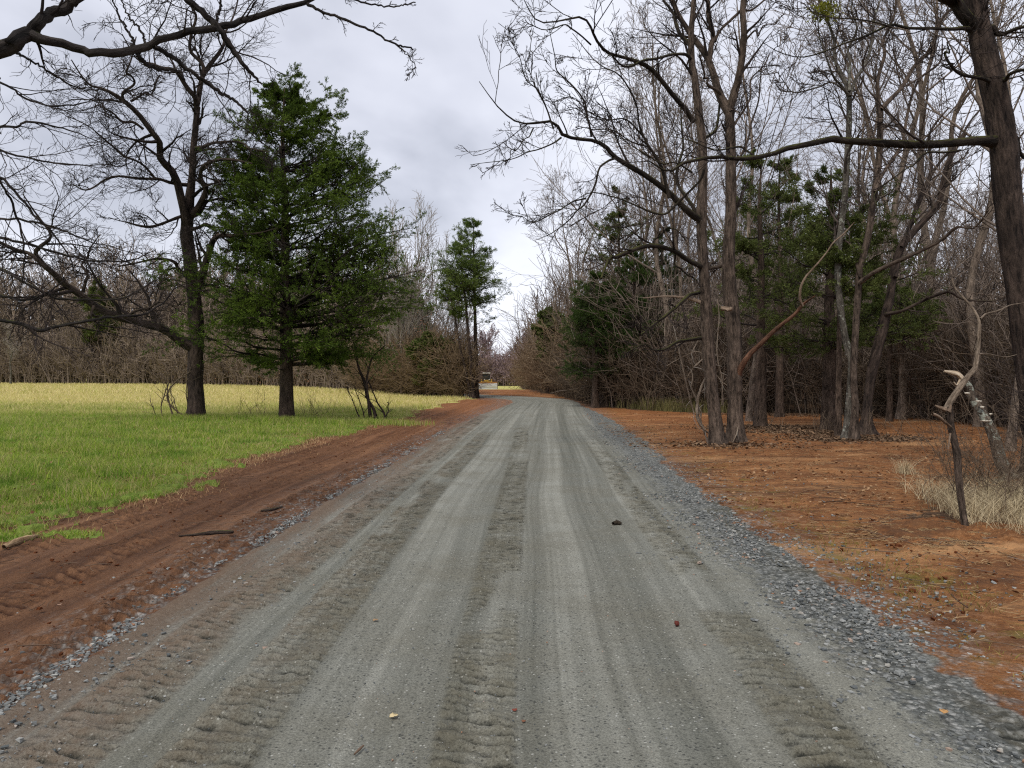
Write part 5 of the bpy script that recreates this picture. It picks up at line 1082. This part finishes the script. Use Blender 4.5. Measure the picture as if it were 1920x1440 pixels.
# snapped sapling: upright stump and the bent over top
g = G(1808, 990); d = g[1]
root = stems_thing('snapped_sapling', 'snapped grey sapling, its broken top leaning up right beside the dead grass', 'sapling', g,
            [z_([(1810, 992, 13), (1806, 960, 12), (1800, 900, 12), (1796, 860, 13), (1790, 830, 12), (1783, 800, 12), (1778, 770, 9)], d, d + .1)], B_GREY, 305, sides=10)
A = Acc(); P, R = limbs([z_([(1772, 770, 10), (1782, 752, 12), (1800, 726, 11), (1816, 705, 10), (1829, 690, 9), (1834, 665, 8), (1838, 640, 7), (1838, 610, 6), (1834, 596, 5), (1822, 575, 4), (1806, 556, 3.5), (1792, 538, 3), (1788, 520, 2)], d + .1, d + .6),
                          z_([(1838, 598, 4), (1850, 588, 3), (1875, 582, 2.5), (1900, 572, 2), (1925, 565, 1.2)], d + .4, d + .8), z_([(1836, 664, 3), (1850, 662, 2), (1880, 668, 1.5), (1905, 666, 1)], d + .3, d + .8)], 22, rngN, .01)
V, Q, bk = tubes(P, R, 9, .12, rngN); A.add(V, Q, None, bk); A.build('broken_top', bark('bark_tan', (.085, .062, .043), (.27, .21, .155), ridge=26), root)
A = Acc(); P, R = limbs([z_([(1773, 768, 10), (1762, 764, 6), (1753, 760, 2)], d, d), z_([(1782, 800, 5), (1770, 790, 6), (1758, 780, 6), (1748, 776, 5)], d - .05, d - .15), z_([(1778, 772, 9), (1782, 764, 6), (1782, 758, 2)], d, d), z_([(1782, 812, 4), (1780, 825, 4), (1778, 842, 3)], d - .1, d - .1)], 8, rngN, 0)
V, Q, bk = tubes(P, R, 6, .3, rngN); A.add(V, Q, None, bk); o = A.build('splinter', B_DEAD, root); o['label'] = 'pale torn splinters at the break'
# leaning dead log with shelf fungus
g = G(1893, 905); d = g[1] - .2
root = stems_thing('dead_log', 'leaning rotten log with white shelf fungus, behind the snapped sapling', 'log', g,
            [z_([(1896, 900, 24), (1886, 880, 24), (1874, 850, 22), (1862, 820, 20), (1850, 790, 17), (1838, 760, 15), (1826, 740, 13), (1814, 722, 11), (1802, 708, 10)], d, d + .4)], bark('bark_rotten', (.025, .018, .013), (.14, .11, .085), lich=.62, ridge=34), 306, sides=12)
A = Acc(); P, R = limbs([z_([(1804, 710, 9), (1796, 702, 9), (1786, 699, 8), (1770, 696, 4)], d + .4, d + .4), z_([(1800, 712, 4), (1794, 722, 3), (1788, 716, 2)], d + .4, d + .3)], 8, rngN, 0)
V, Q, bk = tubes(P, R, 6, .3, rngN); A.add(V, Q, None, bk); A.build('torn_tip', bark('wood_pale', (.26, .19, .12), (.58, .48, .36), ridge=16, bstr=.5), root)
FUN = plain('shelf_fungus', (.62, .56, .46), .8, .2, var=.35, sc=30)
for (px, py, w) in ((1814, 737, 10), (1836, 752, 11), (1842, 763, 8), (1850, 789, 20), (1858, 776, 6)):
    c = P3(px, py, d + .15); r = w / 2 / F * d; n = 14; a = np.linspace(0, 2 * PI, n, endpoint=False)
    rr = r * (1 + .15 * np.sin(3 * a)); top = np.stack([np.cos(a) * rr, np.sin(a) * rr * .8, 0 * a + .006], 1); bot = np.stack([np.cos(a) * rr * .8, np.sin(a) * rr * .65, 0 * a - .012], 1)
    V = np.vstack([top, bot, [[0, 0, .012]], [[0, 0, -.02]]]) + c - g
    j = np.arange(n); j2 = (j + 1) % n
    o = mesh_np('fungus', V, np.stack([j, j2, j2 + n, j + n], 1), np.vstack([np.stack([j2, j, j * 0 + 2 * n], 1), np.stack([j + n, j2 + n, j * 0 + 2 * n + 1], 1)]), FUN, root)
# brambles round them
def bramble(name, label, x0, y0, sx, sy, N, L, mat, seed, r=.004, out=-.15):
    rng = np.random.default_rng(seed); x = x0 + rng.normal(size=N) * sx; y = y0 + rng.normal(size=N) * sy; k_ = inpoly(x + out, y, WOODR); x, y = x[k_], y[k_]; N = len(x); P = np.empty((N, 10, 3)); P[:, 0] = np.stack([x, y, hmac(x, y)], 1)
    Dm = nrm(np.concatenate([rng.normal(size=(N, 2)) * .5, np.ones((N, 1))], 1)); l = L * rng.uniform(.5, 1.3, (N, 1)) / 9
    for q in range(1, 10): P[:, q] = P[:, q - 1] + Dm * l; Dm = nrm(Dm + .17 * rng.normal(size=(N, 3)) + np.array([0, 0, -.10 if q > 3 else 0])); P[:, q, 2] = np.maximum(P[:, q, 2], .02)
    R = r * np.linspace(1, .5, 10)[None] * rng.uniform(.6, 1.6, (N, 1)); A = Acc(); V, Q, bk = tubes(P, R, 4); A.add(V, Q, None, bk)
    P2, R2 = grow(rng, P, R, k=6, t=(.2, 1), lr=(.15, .4), ang=(25, 60), n=5, wig=.2, up=.0, rmin=.0018); V, Q, bk = tubes(P2, R2, 3); A.add(V, Q, None, bk)
    P3b, R3 = grow(rng, P2, R2, k=3, t=(.2, 1), lr=(.2, .5), ang=(25, 60), n=3, wig=.2, up=.0, rmin=.0015); V, Q, bk = tubes(P3b, R3, 3); A.add(V, Q, None, bk)
    o = A.build(name, mat); tag(o, label, None, None, 'stuff'); return o
bramble('brambles', 'bare brown brambles round the snapped sapling', 5.95, 9.3, .55, .8, 150, 1.25, TW_BROWN, 321, .0035, .8)
bramble('brambles', 'bare brown brambles below the leaning right edge tree', 8.6, 12.5, 1.2, 1.5, 190, 2.3, TW_GREY, 322, .007)
bramble('wood_edge_brush', 'thin bare brush at the right edge of the frame', 13.5, 17.5, 1.6, 3.0, 260, 3.4, TW_GREY, 323, .009)
# long loose pole lying behind the dead grass, sticks and chunks of wood on the ground
def stick(name, label, cat, pts, mat, seed, sides=8, lump=.2, group=None, raise_=.0):
    rng = np.random.default_rng(seed); g = G(pts[0][0], pts[0][1]); Q3 = []
    for (px, py, w) in pts: q = G(px, py); Q3.append([q[0], q[1], q[2] + w / 2 / F * q[1] * .7 + raise_, w / F * q[1]])
    p, r = res(Q3, 16); A = Acc(); V, Q, bk, T = tubes((p - g)[None], r[None], sides, lump, rng, cap=True); A.add(V, Q, T, bk); o = A.build(name, mat); o.location = tuple(g); tag(o, label, cat, group); return o
stick('fallen_pole', 'pale fallen pole lying in the dead grass at the right edge', 'stick', [(1865, 918, 8), (1885, 912, 8), (1922, 903, 9)], B_LICH, 331, raise_=.08)
stick('stick', 'long dark stick lying on the red verge', 'stick', [(333, 1007, 3), (365, 1005, 5), (400, 1002, 8), (436, 1000, 6)], B_DARK, 332)
stick('stick', 'short dark stick on the red verge nearer the gravel', 'stick', [(488, 960, 4), (510, 958, 6), (528, 952, 3)], B_DARK, 333)
stick('wood_chunk', 'split tan piece of wood on the verge by the left edge of the picture', 'wood piece', [(4, 1030, 9), (30, 1021, 14), (55, 1014, 12), (70, 1007, 5)], bark('wood_split', (.20, .12, .065), (.48, .34, .20), ridge=14), 334)
stick('twig', 'small brown forked twig on the track, near the bottom of the picture', 'twig', [(662, 1420, 3), (672, 1411, 5), (680, 1403, 3)], TWG, 335)
stick('twig', 'curved bare twig lying on the grass edge before the shrub', 'twig', [(630, 808, 2), (655, 802, 2.5), (680, 791, 2.5), (712, 786, 2)], B_DEAD, 336)
stick('clay_lump', 'dark clod lying alone on the right half of the track', 'clod', [(1150, 984, 6), (1157, 983, 9), (1165, 984, 5)], plain('dark_clod', (.030, .022, .014), .95), 337, lump=.6)
stick('sweetgum_ball', 'dark red seed ball on the track, right of the middle', 'seed ball', [(1267, 1175, 6), (1270, 1175, 11), (1274, 1175, 6)], plain('seed_ball', (.10, .020, .012), .8), 338, lump=.35)
def dead_leaf(px, py, size, col, label, seed):
    rng = np.random.default_rng(seed); g = G(px, py); m = plain('dead_leaf', col, .7, .2, var=.4, sc=60); n = 9
    t = np.linspace(0, 1, n); w = np.sin(t * PI) ** .7 * .42 * (1 + .25 * np.sin(t * 19)); a = rng.random() * 6.28; V = []
    for s in (-1, 0, 1):
        V.append(np.stack([t - .5, s * w, .18 * np.abs(s) * w * 2 + .15 * (t - .5) ** 2 + .06 + .08 * rng.random(n)], 1))
    V = np.vstack(V) * size; ca, sa = math.cos(a), math.sin(a); V = np.stack([V[:, 0] * ca - V[:, 1] * sa, V[:, 0] * sa + V[:, 1] * ca, V[:, 2]], 1)
    i = np.arange(n - 1); Q = np.vstack([np.stack([i, i + 1, i + 1 + n, i + n], 1), np.stack([i + n, i + n + 1, i + 1 + 2 * n, i + 2 * n], 1)])
    o = mesh_np('dead_leaf', V, Q, None, m, None, True); o.location = tuple(g); tag(o, label, 'leaf')
    sm = o.modifiers.new('t', 'SOLIDIFY'); sm.thickness = .0015
dead_leaf(703, 1166, .040, (.34, .22, .12), 'upright tan curled leaf on the left half of the track', 341)
dead_leaf(737, 1348, .045, (.62, .50, .28), 'pale cream curled leaf low in the picture on the left half of the track', 342)
dead_leaf(965, 1336, .028, (.20, .05, .03), 'small rust red leaf in the middle of the track near the bottom', 343)
dead_leaf(982, 1357, .022, (.20, .09, .05), 'tiny brown leaf just right of the rust red leaf', 344)
dead_leaf(1775, 1340, .045, (.50, .28, .11), 'orange tan leaf among the stones at the lower right', 345)

# ------------------------------------------------------------------ bulldozer
def bx(A, c, s, r=0, tilt=0):
    c = np.array(c, float); s = np.array(s, float) / 2; b = min(s.min() * .25, .05)
    pts = []; 
    for z in (-1, 1):
        for ring in (0, 1):
            zz = z * (s[2] - (b if ring == (0 if z < 0 else 1) and False else 0))
    import bmesh as bm_
    bm = bm_.new(); bm_.ops.create_cube(bm, size=1)
    for v in bm.verts: v.co = Vector((v.co.x * s[0] * 2, v.co.y * s[1] * 2, v.co.z * s[2] * 2))
    bm_.ops.bevel(bm, geom=list(bm.edges), offset=b, segments=2, profile=.6, affect='EDGES')
    V = np.array([v.co[:] for v in bm.verts]); ct, st = math.cos(tilt), math.sin(tilt)
    V = np.stack([V[:, 0], V[:, 1] * ct - V[:, 2] * st, V[:, 1] * st + V[:, 2] * ct], 1) + c
    Q = []; T = []
    for f in bm.faces:
        ix = [v.index for v in f.verts]
        if len(ix) == 4: Q.append(ix)
        else:
            for q in range(1, len(ix) - 1): T.append((ix[0], ix[q], ix[q + 1]))
    bm.free(); A.add(V, np.array(Q), np.array(T) if T else None)
YEL = plain('machine_yellow', (.50, .30, .04), .45, .5); ORG = plain('machine_orange', (.30, .13, .03), .5, .4); BLK = plain('machine_black', (.012, .013, .014), .5, .4); STL = plain('blade_steel', (.50, .50, .48), .42, .5, 0, var=.35)
GLS = plain('cab_glass', (.020, .028, .030), .12, .6, var=.1); WHT = plain('cab_roof_white', (.70, .68, .60), .5, .4); TRK = plain('track_steel', (.06, .045, .035), .6, .4)
dx, dy = (912 - 960) / F * 122, 122.0; dz = gz(dx, dy)
dozer = tag(empty('bulldozer', (dx, dy, dz)), 'small yellow bulldozer with pale blade and dark cab beyond the bend', 'bulldozer')
def part(nm, boxes, mat, par=dozer, label=None):
    A = Acc()
    for b in boxes: bx(A, *b)
    o = mesh_np(nm, np.vstack(A.V), np.vstack(A.Q), np.vstack(A.T) if A.T else None, mat, par, False)
    if label: o['label'] = label
    return o
part('body', [((0, .3, 1.15), (1.15, 2.2, .55)), ((0, -.75, 1.25), (.95, 1.1, .75)), ((0, -1.3, 1.25), (.85, .06, .6))], YEL)
part('fender', [((.85, .5, 1.22), (.42, 1.6, .16)), ((-.85, .5, 1.22), (.42, 1.6, .16)), ((.9, .1, 1.5), (.22, .5, .45)), ((-.9, .1, 1.5), (.22, .5, .45))], YEL)
cab = part('cab', [((x, y, 2.05), (.09, .09, 1.25)) for x in (-.62, .62, 0) for y in (-.05, 1.05)] + [((0, .5, 1.45), (1.3, 1.15, .12))], BLK)
part('window', [((0, .5, 2.07), (1.18, 1.02, 1.12))], GLS, cab); part('roof', [((0, .5, 2.73), (1.5, 1.4, .14))], WHT, cab)
for sx in (-1, 1):
    t = part('track', [((sx * .98, 0, .42), (.46, 2.9, .62)), ((sx * .98, 0, .42), (.40, 3.2, .40))] + [((sx * .98, -1.35 + .3 * i, .76), (.5, .10, .07)) for i in range(10)] + [((sx * .98, -1.35 + .3 * i, .08), (.5, .10, .07)) for i in range(10)], TRK)
    A = Acc(); a = np.linspace(0, 2 * PI, 16, endpoint=False)
    for y_ in (-1.2, -.4, .4, 1.2):
        p_ = np.array([[[sx * 1.16, y_, .42], [sx * 1.24, y_, .42]]]); V, Q, bk, T_ = tubes(p_, np.full((1, 2), .22), 14, cap=True); A.add(V, Q, T_)
    mesh_np('wheel', np.vstack(A.V), np.vstack(A.Q), np.vstack(A.T), YEL, t, False)
    part('push_arm', [((sx * 1.25, -1.2, .55), (.14, 2.4, .2))], ORG)
    part('headlight', [((sx * .42, -1.32, 1.66), (.18, .1, .14))], WHT)
# curved blade
n = 9; th = np.linspace(-.55, .6, n); prof = np.stack([-2.55 + .35 * (1 - np.cos(th)) * 1.2 + 0 * th, .62 + .75 * th], 1)
V = []; 
for off in (0, .06):
    for x_ in np.linspace(-1.75, 1.75, 7): V += [[x_, -2.45 - .35 * math.cos(t * 1.3) + .25 + off, .60 + .72 * t] for t in th]
V = np.array(V); m_ = 7; Q = []
for o_ in (0, 1):
    for i in range(m_ - 1):
        for j in range(n - 1): b_ = o_ * m_ * n; Q.append([b_ + i * n + j, b_ + (i + 1) * n + j, b_ + (i + 1) * n + j + 1, b_ + i * n + j + 1])
for i in range(m_ - 1):
    for j in (0, n - 1): Q.append([i * n + j, (i + 1) * n + j, m_ * n + (i + 1) * n + j, m_ * n + i * n + j])
bl = mesh_np('blade', V, np.array(Q), None, STL, dozer, True)
part('cutting_edge', [((0, -2.5, .12), (3.6, .05, .2))], STL, bl); part('end_plate', [((1.82, -2.45, .65), (.05, .35, 1.1)), ((-1.82, -2.45, .65), (.05, .35, 1.1))], BLK, bl); part('blade_top', [((0, -2.38, 1.16), (3.6, .1, .26))], ORG, bl)
A = Acc(); V, Q, bk, T_ = tubes(np.array([[[.25, -.9, 1.6], [.25, -.9, 2.3], [.25, -.86, 2.42]]]), np.full((1, 3), .05), 10, cap=True); A.add(V, Q, T_); mesh_np('exhaust', np.vstack(A.V), np.vstack(A.Q), np.vstack(A.T), BLK, dozer, False)
dozer.rotation_euler = (0, 0, .10); dozer.scale = (.88, .9, .95)

# ================================================================== LIGHT, SKY, CAMERA
SUN_EL, SUN_AZ = math.radians(52), math.radians(200)
w = bpy.data.worlds.new('World'); scene.world = w; w.use_nodes = True; nt = w.node_tree; nt.nodes.clear()
out = nt.nodes.new('ShaderNodeOutputWorld'); bg = nt.nodes.new('ShaderNodeBackground'); bg.inputs[1].default_value = .1; nt.links.new(bg.outputs[0], out.inputs[0])
sky = nt.nodes.new('ShaderNodeTexSky'); sky.sky_type = 'NISHITA'; sky.sun_disc = False; sky.sun_elevation = SUN_EL; sky.sun_rotation = SUN_AZ
tc = nt.nodes.new('ShaderNodeTexCoord'); sep = nt.nodes.new('ShaderNodeSeparateXYZ'); nt.links.new(tc.outputs['Generated'], sep.inputs[0])
def M(op, a, b=0.):
    x = nt.nodes.new('ShaderNodeMath'); x.operation = op
    for i, v in enumerate((a, b)):
        if isinstance(v, (int, float)): x.inputs[i].default_value = v
        else: nt.links.new(v, x.inputs[i])
    return x.outputs[0]
zz = M('ADD', M('MAXIMUM', sep.outputs[2], 0.0), .22)
cmb = nt.nodes.new('ShaderNodeCombineXYZ'); nt.links.new(M('DIVIDE', sep.outputs[0], zz), cmb.inputs[0]); nt.links.new(M('DIVIDE', sep.outputs[1], zz), cmb.inputs[1])
def NO(sc, det, off):
    mp = nt.nodes.new('ShaderNodeMapping'); mp.inputs['Location'].default_value = off; mp.inputs['Scale'].default_value = (1, .75, 1); nt.links.new(cmb.outputs[0], mp.inputs[0])
    x = nt.nodes.new('ShaderNodeTexNoise'); x.inputs['Scale'].default_value = sc; x.inputs['Detail'].default_value = det; x.inputs['Roughness'].default_value = .5; x.inputs['Distortion'].default_value = .3; nt.links.new(mp.outputs[0], x.inputs[0]); return x.outputs[0]
cl = M('ADD', M('MULTIPLY', NO(1.1, 5, (3.1, 1.7, 0)), .75), M('MULTIPLY', NO(2.6, 5, (0, 5, 0)), .25))
rp = nt.nodes.new('ShaderNodeValToRGB'); e = rp.color_ramp.elements
e[0].position = .38; e[0].color = (.325, .338, .39, 1); e[1].position = .60; e[1].color = (.55, .562, .62, 1); x = e.new(.48); x.color = (.44, .452, .51, 1)
nt.links.new(cl, rp.inputs[0])
hz = nt.nodes.new('ShaderNodeMapRange'); hz.inputs[1].default_value = 0.0; hz.inputs[2].default_value = .22; hz.inputs[3].default_value = 1.0; hz.inputs[4].default_value = 0.0; nt.links.new(sep.outputs[2], hz.inputs[0])
mx = nt.nodes.new('ShaderNodeMix'); mx.data_type = 'RGBA'; nt.links.new(M('MULTIPLY', hz.outputs[0], .6), mx.inputs[0]); nt.links.new(rp.outputs[0], mx.inputs[6]); mx.inputs[7].default_value = (.66, .67, .73, 1)
sc_ = nt.nodes.new('ShaderNodeVectorMath'); sc_.operation = 'SCALE'; sc_.inputs['Scale'].default_value = 10.0; nt.links.new(mx.outputs[2], sc_.inputs[0])
m2 = nt.nodes.new('ShaderNodeMix'); m2.data_type = 'RGBA'; m2.inputs[0].default_value = .93; nt.links.new(sky.outputs[0], m2.inputs[6]); nt.links.new(sc_.outputs[0], m2.inputs[7]); nt.links.new(m2.outputs[2], bg.inputs[0])
sun = bpy.data.lights.new('sun', 'SUN'); sun.energy = 1.5; sun.angle = math.radians(14); sun.color = (1, .95, .87)
so = bpy.data.objects.new('sun', sun); C.objects.link(so)
# direction towards the sun: behind the camera, to the left
az = SUN_AZ; dv = Vector((math.sin(az) * math.cos(SUN_EL), math.cos(az) * math.cos(SUN_EL), math.sin(SUN_EL)))
so.rotation_euler = dv.to_track_quat('Z', 'Y').to_euler(); so.location = (0, 0, 60)
cam = bpy.data.cameras.new('camera'); co = bpy.data.objects.new('camera', cam); C.objects.link(co); co.location = (0, 0, EYE)
co.rotation_euler = (PI / 2 - PITCH, 0, 0); cam.sensor_width = 36; cam.lens = 36 * F / 1920; cam.clip_end = 3000; cam.clip_start = .05
scene.camera = co
scene.view_settings.view_transform = 'Standard'; scene.view_settings.look = 'None'; scene.view_settings.exposure = .80; scene.view_settings.gamma = 1
scene.cycles.use_denoising = False; scene.cycles.filter_width = 1.2; scene.cycles.max_bounces = 6; scene.cycles.transparent_max_bounces = 8; scene.cycles.diffuse_bounces = 3
